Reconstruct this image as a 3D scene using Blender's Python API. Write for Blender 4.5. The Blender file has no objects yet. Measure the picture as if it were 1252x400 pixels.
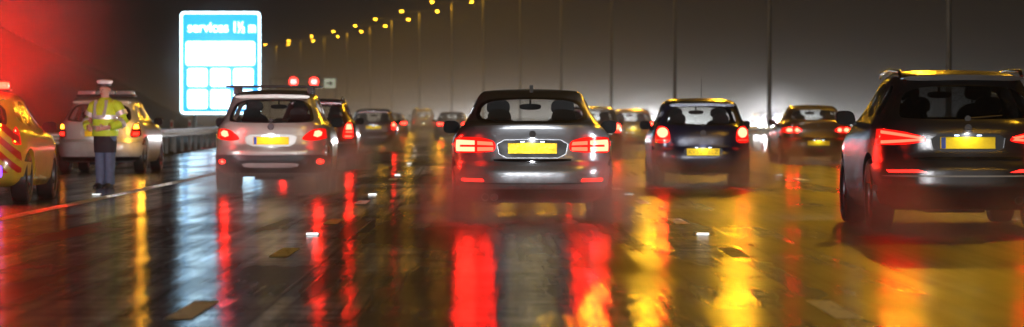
import bpy, bmesh, math, random
from mathutils import Vector, Matrix

random.seed(7)
S = bpy.context.scene
COL = S.collection
R = math.radians

# ------------------------------------------------------------------ camera
CAM_H = 1.10
F_PX = 4470.0                      # focal length in pixels of a 1252 px wide picture
cam_d = bpy.data.cameras.new('camera')
cam = bpy.data.objects.new('camera', cam_d)
COL.objects.link(cam)
cam_d.sensor_width = 36.0
cam_d.lens = 36.0 * F_PX / 1252.0
cam_d.clip_start = 0.5
cam_d.clip_end = 5000.0
cam.location = (0, 0, CAM_H)
yaw = math.atan((626 - 612) / F_PX)
pitch = math.atan((200 - 145) / F_PX)
cam.rotation_euler = (R(90) - pitch, 0, -yaw)
cam_d.dof.use_dof = True
cam_d.dof.focus_distance = 39.0
cam_d.dof.aperture_fstop = 3.2
S.camera = cam

# ------------------------------------------------------------------ night sky
W = bpy.data.worlds.new('World')
S.world = W
W.use_nodes = True
wn = W.node_tree
bg = wn.nodes['Background']
sky = wn.nodes.new('ShaderNodeTexSky')
sky.sky_type = 'NISHITA'
sky.sun_disc = False
sky.sun_elevation = R(-4.0)
sky.sun_rotation = R(200)
tint = wn.nodes.new('ShaderNodeMix')
tint.data_type = 'RGBA'
tint.inputs['Factor'].default_value = 0.9
wn.links.new(sky.outputs[0], tint.inputs[6])
tint.inputs[7].default_value = (0.075, 0.050, 0.036, 1)   # town glow under low rain cloud
wn.links.new(tint.outputs[2], bg.inputs['Color'])
bg.inputs['Strength'].default_value = 0.05

# ------------------------------------------------------------------ picture
S.view_settings.view_transform = 'Standard'
S.view_settings.look = 'None'
S.view_settings.exposure = 0.0
S.view_settings.gamma = 1.0
S.view_settings.use_curve_mapping = False
S.render.engine = 'CYCLES'
cy = S.cycles
cy.use_denoising = True
try:
    cy.denoiser = 'OPENIMAGEDENOISE'
except Exception:
    pass
cy.max_bounces = 7
cy.diffuse_bounces = 2
cy.glossy_bounces = 3
cy.transmission_bounces = 4
cy.transparent_max_bounces = 14
cy.volume_bounces = 0
cy.caustics_reflective = False
cy.caustics_refractive = False
cy.sample_clamp_direct = 0.0
cy.sample_clamp_indirect = 6.0
cy.volume_step_rate = 1.5
cy.volume_max_steps = 96

# light levels
P_SODIUM = 2300.0
P_ONCOMING = 75000.0
P_OWN = 6000.0
HAZE_DENSITY = 0.0003
MIST_DENSITY = 0.0095
TAIL_W = 1.6
SODIUM = (1.0, 0.50, 0.018)


def bend(y):
    b = -1.2e-4 * max(0.0, y - 30.0) ** 2
    t = y - 200.0
    b -= 0.0175 * (math.sqrt(t * t + 2500.0) + t) / 2 - 0.0175 * (math.sqrt(42500.0) - 200) / 2
    return b


def heading(y):
    return -math.atan((bend(y + 1) - bend(y - 1)) / 2)


# ------------------------------------------------------------------ materials
MATS = {}


def new_mat(name):
    m = bpy.data.materials.new(name)
    m.use_nodes = True
    MATS[name] = m
    return m, m.node_tree, m.node_tree.nodes['Principled BSDF']


def N(nt, kind, **kw):
    n = nt.nodes.new(kind)
    for k, v in kw.items():
        setattr(n, k, v)
    return n


def noise_node(nt, scale, detail=3.0, stretch=None, coord='Object', rough=0.55):
    tc = N(nt, 'ShaderNodeTexCoord')
    mp = N(nt, 'ShaderNodeMapping')
    if stretch:
        mp.inputs['Scale'].default_value = stretch
    nz = N(nt, 'ShaderNodeTexNoise')
    nz.inputs['Scale'].default_value = scale
    nz.inputs['Detail'].default_value = detail
    nz.inputs['Roughness'].default_value = rough
    nt.links.new(tc.outputs[coord], mp.inputs['Vector'])
    nt.links.new(mp.outputs[0], nz.inputs['Vector'])
    return nz


def ramp(nt, src, stops):
    r = N(nt, 'ShaderNodeValToRGB')
    e = r.color_ramp.elements
    while len(e) < len(stops):
        e.new(0.5)
    for el, (p, c) in zip(e, stops):
        el.position = p
        el.color = c if isinstance(c, tuple) else (c, c, c, 1)
    nt.links.new(src, r.inputs['Fac'])
    return r


def bump(nt, src, bsdf, strength, dist, sockets=('Normal',)):
    b = N(nt, 'ShaderNodeBump')
    b.inputs['Strength'].default_value = strength
    b.inputs['Distance'].default_value = dist
    nt.links.new(src, b.inputs['Height'])
    for s in sockets:
        nt.links.new(b.outputs[0], bsdf.inputs[s])
    return b


def plain(name, color, rough=0.5, metal=0.0, coat=0.0, coat_rough=0.05, var=0.15, scale=6.0, spec=0.5):
    m, nt, p = new_mat(name)
    nz = noise_node(nt, scale, 4)
    c = tuple(color)
    lo = tuple(max(0, v * (1 - var)) for v in c) + (1,)
    hi = tuple(v * (1 + var) for v in c) + (1,)
    r = ramp(nt, nz.outputs['Fac'], [(0.3, lo), (0.7, hi)])
    nt.links.new(r.outputs[0], p.inputs['Base Color'])
    rr = ramp(nt, nz.outputs['Fac'], [(0.25, max(0.02, rough * 0.75)), (0.75, min(1, rough * 1.25))])
    nt.links.new(rr.outputs[0], p.inputs['Roughness'])
    p.inputs['Metallic'].default_value = metal
    p.inputs['Coat Weight'].default_value = coat
    p.inputs['Coat Roughness'].default_value = coat_rough
    p.inputs['Specular IOR Level'].default_value = spec
    return m


def paint(name, color, metal=0.5, dirt=0.5):
    """wet car paint: clear coat with rain beads, road film towards the sills"""
    m, nt, p = new_mat(name)
    film = noise_node(nt, 3.0, 5)
    r = ramp(nt, film.outputs['Fac'], [(0.35, tuple(color) + (1,)), (0.75, tuple(c * 0.8 + 0.012 for c in color) + (1,))])
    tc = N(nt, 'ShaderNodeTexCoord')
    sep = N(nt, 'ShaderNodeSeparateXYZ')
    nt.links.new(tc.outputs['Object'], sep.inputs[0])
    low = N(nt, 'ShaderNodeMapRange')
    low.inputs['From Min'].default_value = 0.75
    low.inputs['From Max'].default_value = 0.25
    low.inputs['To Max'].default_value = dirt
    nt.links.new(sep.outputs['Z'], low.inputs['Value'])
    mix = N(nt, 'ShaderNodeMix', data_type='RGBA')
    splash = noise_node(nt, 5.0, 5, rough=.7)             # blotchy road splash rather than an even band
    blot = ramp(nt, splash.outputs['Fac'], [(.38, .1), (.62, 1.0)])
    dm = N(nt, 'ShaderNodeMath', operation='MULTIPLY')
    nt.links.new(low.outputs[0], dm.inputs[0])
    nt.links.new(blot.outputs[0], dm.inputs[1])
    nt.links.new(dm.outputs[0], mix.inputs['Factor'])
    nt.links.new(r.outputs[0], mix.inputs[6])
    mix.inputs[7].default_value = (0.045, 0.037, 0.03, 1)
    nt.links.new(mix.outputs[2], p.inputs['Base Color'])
    rr = N(nt, 'ShaderNodeMapRange')
    rr.inputs['To Min'].default_value = 0.28
    rr.inputs['To Max'].default_value = 0.55
    nt.links.new(dm.outputs[0], rr.inputs['Value'])
    nt.links.new(rr.outputs[0], p.inputs['Roughness'])
    p.inputs['Metallic'].default_value = metal
    p.inputs['Coat Weight'].default_value = 1.0
    p.inputs['Coat Roughness'].default_value = 0.13
    beads = noise_node(nt, 90.0, 2)
    bump(nt, beads.outputs['Fac'], p, 0.25, 0.004, ('Coat Normal',))
    bump(nt, film.outputs['Fac'], p, 0.08, 0.02)
    return m


def emit(name, color, strength, base=None):
    m, nt, p = new_mat(name)
    p.inputs['Base Color'].default_value = (*(base or color), 1)
    p.inputs['Roughness'].default_value = 0.25
    p.inputs['Emission Color'].default_value = (*color, 1)
    p.inputs['Emission Strength'].default_value = strength
    return m


def glass(name, tint, gloss=1.0):
    m = bpy.data.materials.new(name)
    m.use_nodes = True
    nt = m.node_tree
    nt.nodes.clear()
    out = N(nt, 'ShaderNodeOutputMaterial')
    tr = N(nt, 'ShaderNodeBsdfTransparent')
    tr.inputs[0].default_value = (*tint, 1)
    gl = N(nt, 'ShaderNodeBsdfGlossy')
    gl.inputs['Roughness'].default_value = 0.06
    wet = noise_node(nt, 70.0, 2)
    b = N(nt, 'ShaderNodeBump')
    b.inputs['Strength'].default_value = 0.25
    b.inputs['Distance'].default_value = 0.004
    nt.links.new(wet.outputs['Fac'], b.inputs['Height'])
    nt.links.new(b.outputs[0], gl.inputs['Normal'])
    fr = N(nt, 'ShaderNodeFresnel')
    fr.inputs['IOR'].default_value = 1.45
    mul = N(nt, 'ShaderNodeMath', operation='MULTIPLY')
    mul.inputs[1].default_value = gloss
    geo = N(nt, 'ShaderNodeNewGeometry')
    inv = N(nt, 'ShaderNodeMath', operation='SUBTRACT')
    inv.inputs[0].default_value = 1.0
    nt.links.new(geo.outputs['Backfacing'], inv.inputs[1])
    m0 = N(nt, 'ShaderNodeMath', operation='MULTIPLY')
    nt.links.new(fr.outputs[0], m0.inputs[0])
    nt.links.new(inv.outputs[0], m0.inputs[1])
    nt.links.new(m0.outputs[0], mul.inputs[0])
    mx = N(nt, 'ShaderNodeMixShader')
    nt.links.new(mul.outputs[0], mx.inputs[0])
    nt.links.new(tr.outputs[0], mx.inputs[1])
    nt.links.new(gl.outputs[0], mx.inputs[2])
    nt.links.new(mx.outputs[0], out.inputs['Surface'])
    MATS[name] = m
    return m


plain('trim', (0.012, 0.012, 0.013), 0.42, var=0.3)
plain('tyre', (0.014, 0.014, 0.015), 0.6, var=0.35, coat=0.4, coat_rough=0.3)
plain('rim', (0.35, 0.35, 0.37), 0.3, metal=0.9)
plain('chrome', (0.7, 0.7, 0.72), 0.12, metal=1.0, var=0.05)
plain('silver_plastic', (0.32, 0.31, 0.30), 0.4)
plain('interior', (0.018, 0.017, 0.017), 0.75, var=0.3)
plain('seat_cloth', (0.022, 0.021, 0.021), 0.8, var=0.3)
plain('plate_yellow', (0.90, 0.62, 0.005), 0.36, metal=0.45, var=0.04, scale=40)
plain('plate_blue', (0.02, 0.08, 0.5), 0.35)
plain('plate_ink', (0.42, 0.27, 0.004), 0.5)
plain('red_lens', (0.22, 0.006, 0.006), 0.18, coat=1.0, var=0.1)
MATS['red_lens'].node_tree.nodes['Principled BSDF'].inputs['Emission Color'].default_value = (1, .01, .006, 1)
MATS['red_lens'].node_tree.nodes['Principled BSDF'].inputs['Emission Strength'].default_value = 1.1
plain('red_lens_off', (0.22, 0.006, 0.006), 0.18, coat=1.0, var=0.1)
plain('clear_lens', (0.35, 0.35, 0.37), 0.12, coat=1.0)
plain('badge_metal', (0.10, 0.10, 0.11), 0.6, metal=0.3)
plain('galvanised', (0.33, 0.34, 0.34), 0.42, metal=0.75, var=0.25, scale=3)
plain('column_steel', (0.06, 0.06, 0.058), 0.5, metal=0.4, var=0.2)
plain('concrete', (0.22, 0.21, 0.19), 0.5, var=0.3, scale=1.2, coat=0.5, coat_rough=0.2)
plain('chevron_red', (0.55, 0.02, 0.01), 0.35, coat=0.8)
plain('chevron_yellow', (0.8, 0.55, 0.02), 0.35, coat=0.8)
plain('livery_blue', (0.01, 0.04, 0.32), 0.3, coat=0.8)
plain('livery_green', (0.55, 0.75, 0.05), 0.3, coat=0.8)
plain('cap_white', (0.75, 0.75, 0.74), 0.6, var=0.06)
plain('cap_band', (0.03, 0.03, 0.035), 0.5)
plain('skin', (0.45, 0.26, 0.19), 0.5, var=0.08)
plain('hivis', (0.50, 0.72, 0.03), 0.65, var=0.12, scale=12)
plain('hivis_band', (0.88, 0.90, 0.90), 0.45, metal=0.7, var=0.05)
plain('trousers', (0.075, 0.12, 0.20), 0.75, var=0.2, scale=14)
plain('tunic', (0.012, 0.013, 0.018), 0.8)
plain('shoe', (0.012, 0.012, 0.012), 0.3)
plain('stud_white', (0.95, 0.95, 0.93), 0.30, metal=1.0, var=0.03)
plain('seam_tar', (0.10, 0.09, 0.075), 0.5, coat=1.0, coat_rough=0.16, var=0.6, scale=2.0)
glass('glass', (0.97, 0.98, 0.98))
glass('glass_tint', (0.42, 0.43, 0.44))
emit('brake_hot', (1.0, 0.017, 0.009), 60.0)
emit('tail_bar', (1.0, 0.008, 0.004), 40.0)
emit('tail_soft', (1.0, 0.015, 0.008), 6.0)
emit('reflector_red', (1.0, 0.015, 0.01), 5.0)  # passive reflectors, returned light put in as their own glow
emit('plate_lamp', (0.6, 0.75, 1.0), 4.0)
emit('head_lamp', (0.93, 0.97, 1.0), 1100.0)
emit('sodium', SODIUM, 60.0)
emit('amber', (1.0, 0.42, 0.02), 14.0)
emit('blue_flash', (0.16, 0.05, 1.0), 4.0)
emit('red_flash', (1.0, 0.03, 0.015), 14.0)
emit('white_flash', (1.0, 0.6, 0.35), 9.0)
emit('sign_blue', (0.015, 0.30, 0.72), 2.3)  # retroreflective sign face, blue and white given a glow as if backlit
emit('sign_white', (0.62, 0.88, 1.0), 6.5)
emit('signal_red', (1.0, 0.03, 0.02), 14.0)
emit('signal_white', (1.0, 0.85, 0.8), 5.0)
emit('lit_board', (0.75, 0.9, 0.75), 0.55)
plain('sign_back', (0.2, 0.2, 0.2), 0.5, metal=0.5)
plain('mirror_dark', (0.008, 0.009, 0.010), 0.5, spec=0.12)
plain('ink', (0.01, 0.01, 0.01), 0.6)


def road_material():
    m, nt, p = new_mat('wet_asphalt')
    out = nt.nodes['Material Output']
    agg = noise_node(nt, 48.0, 3)
    patch = noise_node(nt, 0.35, 5, (1, 0.30, 1))
    tracks = noise_node(nt, 1.5, 4, (1, 0.010, 1))
    grooves = noise_node(nt, 7.0, 3, (1, 0.012, 1))
    swell = noise_node(nt, 1.0, 4, (0.55, 0.36, 1), rough=.6)
    ripple = noise_node(nt, 1.3, 5, (0.22, 1.8, 1), rough=.62)

    def madd(pairs):
        last = None
        for src, k in pairs:
            mu = N(nt, 'ShaderNodeMath', operation='MULTIPLY_ADD')
            nt.links.new(src, mu.inputs[0])
            mu.inputs[1].default_value = k
            if last is None:
                mu.inputs[2].default_value = 0.0
            else:
                nt.links.new(last, mu.inputs[2])
            last = mu.outputs[0]
        return last

    def mapr(src, f0, f1, t0, t1):
        r = N(nt, 'ShaderNodeMapRange')
        for k, v in (('From Min', f0), ('From Max', f1), ('To Min', t0), ('To Max', t1)):
            r.inputs[k].default_value = v
        nt.links.new(src, r.inputs['Value'])
        return r.outputs[0]
    c = ramp(nt, patch.outputs['Fac'], [(0.3, (0.018, 0.017, 0.016, 1)), (0.7, (0.036, 0.034, 0.031, 1))])
    wetness = madd([(patch.outputs['Fac'], .5), (tracks.outputs['Fac'], .35), (grooves.outputs['Fac'], .15)])
    # standing film of water
    film = p
    nt.links.new(c.outputs[0], film.inputs['Base Color'])
    nt.links.new(mapr(wetness, .38, .62, .06, .19), film.inputs['Roughness'])
    film.inputs['IOR'].default_value = 1.4
    h = madd([(agg.outputs['Fac'], .0008), (ripple.outputs['Fac'], .006), (swell.outputs['Fac'], .022), (grooves.outputs['Fac'], .004)])
    bump(nt, h, film, 1.0, 1.0)
    # coarser worn surfacing standing out of the film, more of it in the outer lanes
    chips = N(nt, 'ShaderNodeBsdfPrincipled')
    nt.links.new(c.outputs[0], chips.inputs['Base Color'])
    nt.links.new(mapr(wetness, .38, .62, .28, .48), chips.inputs['Roughness'])
    chips.inputs['IOR'].default_value = 1.5
    h2 = madd([(agg.outputs['Fac'], .004), (grooves.outputs['Fac'], .006), (swell.outputs['Fac'], .03)])
    bump(nt, h2, chips, 1.0, 1.0)
    tc = N(nt, 'ShaderNodeTexCoord')
    sep = N(nt, 'ShaderNodeSeparateXYZ')
    nt.links.new(tc.outputs['Object'], sep.inputs[0])
    lane = mapr(sep.outputs['X'], -3.5, 3.0, -.30, .16)
    worn = mapr(wetness, .42, .60, .12, .85)
    ad = N(nt, 'ShaderNodeMath', operation='ADD')
    ad.use_clamp = True
    nt.links.new(lane, ad.inputs[0])
    nt.links.new(worn, ad.inputs[1])
    mx = N(nt, 'ShaderNodeMixShader')
    nt.links.new(ad.outputs[0], mx.inputs[0])
    nt.links.new(film.outputs[0], mx.inputs[1])
    nt.links.new(chips.outputs[0], mx.inputs[2])
    nt.links.new(mx.outputs[0], out.inputs['Surface'])
    return m


def worn_paint():
    m, nt, p = new_mat('white_paint')
    nz = noise_node(nt, 5.0, 5, (1, .25, 1), rough=.7)
    c = ramp(nt, nz.outputs['Fac'], [(0.32, (.07, .066, .06, 1)), (0.46, (.80, .79, .74, 1))])
    nt.links.new(c.outputs[0], p.inputs['Base Color'])
    p.inputs['Roughness'].default_value = .5
    beads = noise_node(nt, 40.0, 2)                     # proud glass-beaded thermoplastic
    bump(nt, beads.outputs['Fac'], p, 1.0, .04)


worn_paint()
road_material()


def grass_material():
    m, nt, p = new_mat('night_grass')
    nz = noise_node(nt, 1.4, 6)
    c = ramp(nt, nz.outputs['Fac'], [(0.3, (0.012, 0.018, 0.008, 1)), (0.7, (0.035, 0.042, 0.016, 1))])
    nt.links.new(c.outputs[0], p.inputs['Base Color'])
    p.inputs['Roughness'].default_value = 0.85
    bump(nt, nz.outputs['Fac'], p, 0.8, 0.15)


grass_material()


# ------------------------------------------------------------------ mesh helpers
def mesh(verts, faces, recalc=True):
    me = bpy.data.meshes.new('m')
    me.from_pydata([tuple(v) for v in verts], [], [tuple(f) for f in faces])
    if recalc:
        bm = bmesh.new()
        bm.from_mesh(me)
        bmesh.ops.recalc_face_normals(bm, faces=bm.faces)
        bm.to_mesh(me)
        bm.free()
    me.update()
    return me


def obj(name, me, mat, parent=None, smooth=None, label=None):
    o = bpy.data.objects.new(name, me)
    me.name = name
    COL.objects.link(o)
    me.materials.clear()
    me.materials.append(MATS[mat])
    for p in me.polygons:
        p.material_index = 0
    if smooth is not None:
        for p in me.polygons:
            p.use_smooth = True
        me.set_sharp_from_angle(angle=R(smooth))
    if parent is not None:
        o.parent = parent
    if label:
        o['label'] = label
    return o


def empty(name, loc, rz=0.0, label=None, cat=None, group=None):
    o = bpy.data.objects.new(name, None)
    COL.objects.link(o)
    o.location = loc
    o.rotation_euler = (0, 0, rz)
    tag(o, label, cat, group)
    return o


def tag(o, label=None, cat=None, group=None, kind=None):
    if label:
        o['label'] = label
    if cat:
        o['category'] = cat
    if group:
        o['group'] = group
    if kind:
        o['kind'] = kind
    return o


def box_vf(x0, x1, y0, y1, z0, z1):
    v = [(x, y, z) for z in (z0, z1) for y in (y0, y1) for x in (x0, x1)]
    f = [(0, 2, 3, 1), (4, 5, 7, 6), (0, 1, 5, 4), (2, 6, 7, 3), (0, 4, 6, 2), (1, 3, 7, 5)]
    return v, f


def box(x0, x1, y0, y1, z0, z1, bev=0.0, seg=2):
    me = mesh(*box_vf(x0, x1, y0, y1, z0, z1))
    if bev:
        bm = bmesh.new()
        bm.from_mesh(me)
        bmesh.ops.bevel(bm, geom=bm.edges[:], offset=bev, segments=seg, affect='EDGES', profile=0.6)
        bm.to_mesh(me)
        bm.free()
    return me


def join(*mes):
    bm = bmesh.new()
    for me in mes:
        bm.from_mesh(me)
    out = bpy.data.meshes.new('m')
    bm.to_mesh(out)
    bm.free()
    return out


def move(me, dx=0, dy=0, dz=0):
    me.transform(Matrix.Translation((dx, dy, dz)))
    return me


def chaikin(p, it=2):
    for _ in range(it):
        q = []
        for i in range(len(p)):
            a, b = p[i], p[(i + 1) % len(p)]
            q.append((a[0] * .78 + b[0] * .22, a[1] * .78 + b[1] * .22))
            q.append((a[0] * .22 + b[0] * .78, a[1] * .22 + b[1] * .78))
        p = q
    return p


def sym(half):
    """half outline, x>=0, bottom to top -> full closed outline"""
    return half + [(-x, z) for x, z in reversed(half) if x > 1e-6]


def prism(poly, a, b, axis='y'):
    n = len(poly)
    if axis == 'y':
        v = [(x, a, z) for x, z in poly] + [(x, b, z) for x, z in poly]
    elif axis == 'x':
        v = [(a, y, z) for y, z in poly] + [(b, y, z) for y, z in poly]
    else:
        v = [(x, y, a) for x, y in poly] + [(x, y, b) for x, y in poly]
    f = [tuple(range(n)), tuple(range(2 * n - 1, n - 1, -1))]
    f += [(i, i + n, (i + 1) % n + n, (i + 1) % n) for i in range(n)]
    return mesh(v, f)


def cyl(r, a, b, c0, c1, axis='x', seg=32, r2=None):
    """cylinder along axis from a to b, centre (c0,c1) in the other two axes"""
    r2 = r if r2 is None else r2
    v, f = [], []
    for t, rr in ((a, r), (b, r2)):
        for k in range(seg):
            u, w = c0 + rr * math.cos(2 * math.pi * k / seg), c1 + rr * math.sin(2 * math.pi * k / seg)
            v.append({'x': (t, u, w), 'y': (u, t, w), 'z': (u, w, t)}[axis])
    f = [tuple(range(seg)), tuple(range(2 * seg - 1, seg - 1, -1))]
    f += [(i, i + seg, (i + 1) % seg + seg, (i + 1) % seg) for i in range(seg)]
    return mesh(v, f)


def lathe(profile, axis='x', seg=40, centre=(0, 0, 0), closed=True):
    """profile: [(along, radius)] closed loop revolved about the axis"""
    v, f = [], []
    n = len(profile)
    for k in range(seg):
        c, s = math.cos(2 * math.pi * k / seg), math.sin(2 * math.pi * k / seg)
        for a, r in profile:
            p = {'x': (a, r * c, r * s), 'y': (r * c, a, r * s), 'z': (r * c, r * s, a)}[axis]
            v.append((p[0] + centre[0], p[1] + centre[1], p[2] + centre[2]))
    for k in range(seg):
        k2 = (k + 1) % seg
        for i in range(n if closed else n - 1):
            j = (i + 1) % n
            f.append((k * n + i, k * n + j, k2 * n + j, k2 * n + i))
    return mesh(v, f)


def tube(pts, radii, seg=10):
    v, f = [], []
    pts = [Vector(p) for p in pts]
    if not isinstance(radii, (list, tuple)):
        radii = [radii] * len(pts)
    for i, p in enumerate(pts):
        d = (pts[min(i + 1, len(pts) - 1)] - pts[max(i - 1, 0)]).normalized()
        a = d.cross(Vector((0, 0, 1)) if abs(d.z) < .9 else Vector((1, 0, 0))).normalized()
        b = d.cross(a)
        for k in range(seg):
            t = 2 * math.pi * k / seg
            v.append(p + (a * math.cos(t) + b * math.sin(t)) * radii[i])
    for i in range(len(pts) - 1):
        for k in range(seg):
            f.append((i * seg + k, i * seg + (k + 1) % seg, (i + 1) * seg + (k + 1) % seg, (i + 1) * seg + k))
    f.append(tuple(range(seg)))
    f.append(tuple(range(len(pts) * seg - 1, (len(pts) - 1) * seg - 1, -1)))
    return mesh(v, f)


SCRATCH = bpy.data.scenes.new('scratch')
SCOL = SCRATCH.collection


def scratch_eval(o):
    vl = SCRATCH.view_layers[0]
    vl.update()
    return bpy.data.meshes.new_from_object(o.evaluated_get(vl.depsgraph))


def csg(base, *ops):
    """ops: (operation, mesh)"""
    o = bpy.data.objects.new('tmp', base)
    SCOL.objects.link(o)
    cut = []
    for op, me in ops:
        c = bpy.data.objects.new('tmp', me)
        SCOL.objects.link(c)
        cut.append(c)
        md = o.modifiers.new('b', 'BOOLEAN')
        md.operation = op
        md.object = c
        md.solver = 'MANIFOLD'
    out = scratch_eval(o)
    for c in [o] + cut:
        bpy.data.objects.remove(c)
    return out


def inflate(me, d):
    out = me.copy()
    nn = [v.normal.copy() for v in me.vertices]
    for v, n in zip(out.vertices, nn):
        v.co += n * d
    out.update()
    return out


def text_mesh(body, size, extrude=0.01, bold=0.0):
    cu = bpy.data.curves.new('t', 'FONT')
    cu.body = body
    cu.size = size
    cu.extrude = extrude
    cu.offset = bold
    cu.align_x = 'CENTER'
    cu.align_y = 'CENTER'
    o = bpy.data.objects.new('t', cu)
    SCOL.objects.link(o)
    me = scratch_eval(o)
    bpy.data.objects.remove(o)
    me.transform(Matrix.Rotation(R(90), 4, 'X'))
    return me


def children(o):
    return [c for c in bpy.data.objects if c.parent == o]


def copy_tree(o, parent=None, kids=None):
    if kids is None:
        kids = {}
        for c in bpy.data.objects:
            if c.parent is not None:
                kids.setdefault(c.parent.name, []).append(c)
    c = o.copy()
    COL.objects.link(c)
    c.parent = parent
    for ch in kids.get(o.name, []):
        copy_tree(ch, c, kids)
    return c


def pchip(tab):
    xs = [t[0] for t in tab]
    ys = [t[1] for t in tab]
    n = len(xs)
    d = [(ys[i + 1] - ys[i]) / (xs[i + 1] - xs[i]) for i in range(n - 1)]
    m = [d[0]] + [0 if d[i - 1] * d[i] <= 0 else 2 * d[i - 1] * d[i] / (d[i - 1] + d[i]) for i in range(1, n - 1)] + [d[-1]]

    def f(x):
        if x <= xs[0]:
            return ys[0]
        if x >= xs[-1]:
            return ys[-1]
        i = max(k for k in range(n - 1) if xs[k] <= x)
        h = xs[i + 1] - xs[i]
        t = (x - xs[i]) / h
        return ((1 + 2 * t) * (1 - t) ** 2 * ys[i] + t * (1 - t) ** 2 * h * m[i]
                + t * t * (3 - 2 * t) * ys[i + 1] + t * t * (t - 1) * h * m[i + 1])
    return f


# ------------------------------------------------------------------ car bodies
def car_body(sp):
    yr, yf, w = pchip(sp['yr']), pchip(sp['yf']), pchip(sp['w'])
    z0, z1 = sp['yr'][0][0], sp['yr'][-1][0]
    cr = sp.get('crown', 0.035)
    wmax = max(t[1] for t in sp['w'])
    us = [0, .18, .36, .52, .66, .77, .86, .92, .96, .985]
    nz = 58
    verts, faces = [], []

    def ring(z, dz, k=1.0):
        a, b, ww = yr(z), yf(z), w(z)
        n = 5.2 if z < sp['belt'] else max(3.6, 5.2 - 3.2 * (z - sp['belt']) / (z1 - sp['belt']))
        yc, h = (a + b) / 2, (b - a) / 2
        half = []
        for u in us:
            half.append((u, -(1 - u ** n) ** (1 / n)))
        v0 = (1 - us[-1] ** n) ** (1 / n)
        for t in (.82, .6, .4, .2, 0, -.2, -.4, -.6, -.82):
            v = -v0 * t
            half.append(((1 - abs(v) ** n) ** (1 / n), v))
        for u in reversed(us):
            half.append((u, (1 - u ** n) ** (1 / n)))
        full = half + [(-u, v) for u, v in reversed(half[1:-1])]
        zz = []
        for u, v in full:
            x = u * ww * k
            lift = cr * (1 - (x / wmax) ** 2) * min(1, max(0, (z - .45) / .35))
            zz.append((x, yc + v * h * k, z + lift + dz))
        return zz

    rings = [ring(z0 + (z1 - z0) * i / nz, 0) for i in range(nz + 1)]
    rings += [ring(z1, .006, .8), ring(z1, .010, .5), ring(z1, .012, .2)]
    m = len(rings[0])
    for r in rings:
        verts += r
    for i in range(len(rings) - 1):
        for k in range(m):
            faces.append((i * m + k, i * m + (k + 1) % m, (i + 1) * m + (k + 1) % m, (i + 1) * m + k))
    faces.append(tuple(range(m)))
    faces.append(tuple(range((len(rings) - 1) * m, len(rings) * m)))
    return mesh(verts, faces)


def mirror_poly(p):
    return [(-x, z) for x, z in reversed(p)]


def make_wheel(parent, x, y, r, wd):
    s = 1 if x > 0 else -1
    e = empty('wheel', (x, y, r))
    e.parent = parent
    h = wd / 2
    ty = lathe([(-h * .8, r * .66), (-h, r * .72), (-h, r * .92), (-h * .86, r * .985), (-h * .5, r), (h * .5, r), (h * .86, r * .985), (h, r * .92), (h, r * .72), (h * .8, r * .66)], 'x', 44)
    obj('tyre', ty, 'tyre', e, 40)
    rim = [lathe([(-h * .75, r * .60), (-h * .8, r * .665), (h * .8, r * .665), (h * .75, r * .60)], 'x', 36),
           cyl(r * .17, -h * .2, s * h * .55, 0, 0, 'x', 16)]
    for k in range(5):
        sp_ = box(s * h * .2 - .012, s * h * .2 + .02, -.03, .03, r * .12, r * .63)
        sp_.transform(Matrix.Rotation(2 * math.pi * k / 5, 4, 'X'))
        rim.append(sp_)
    obj('rim', join(*rim), 'rim', e, 40)
    return e


def make_seat(parent, x, y, z, mat='seat_cloth', wd=.5, h=.62):
    e = empty('seat', (x, y, z))
    e.parent = parent
    back = prism(chaikin([(-wd / 2, 0), (wd / 2, 0), (wd / 2 * 1.02, h * .6), (wd / 2 * .7, h), (-wd / 2 * .7, h), (-wd / 2 * 1.02, h * .6)], 2), 0, .13)
    obj('seat_back', back, mat, e, 40)
    hr = prism(chaikin([(-.14, h + .03), (.14, h + .03), (.125, h + .2), (-.125, h + .2)], 2), .01, .1)
    obj('headrest', join(hr, cyl(.008, h - .05, h + .06, -.06, .05, 'z', 8), cyl(.008, h - .05, h + .06, .06, .05, 'z', 8)), mat, e, 40)


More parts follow.
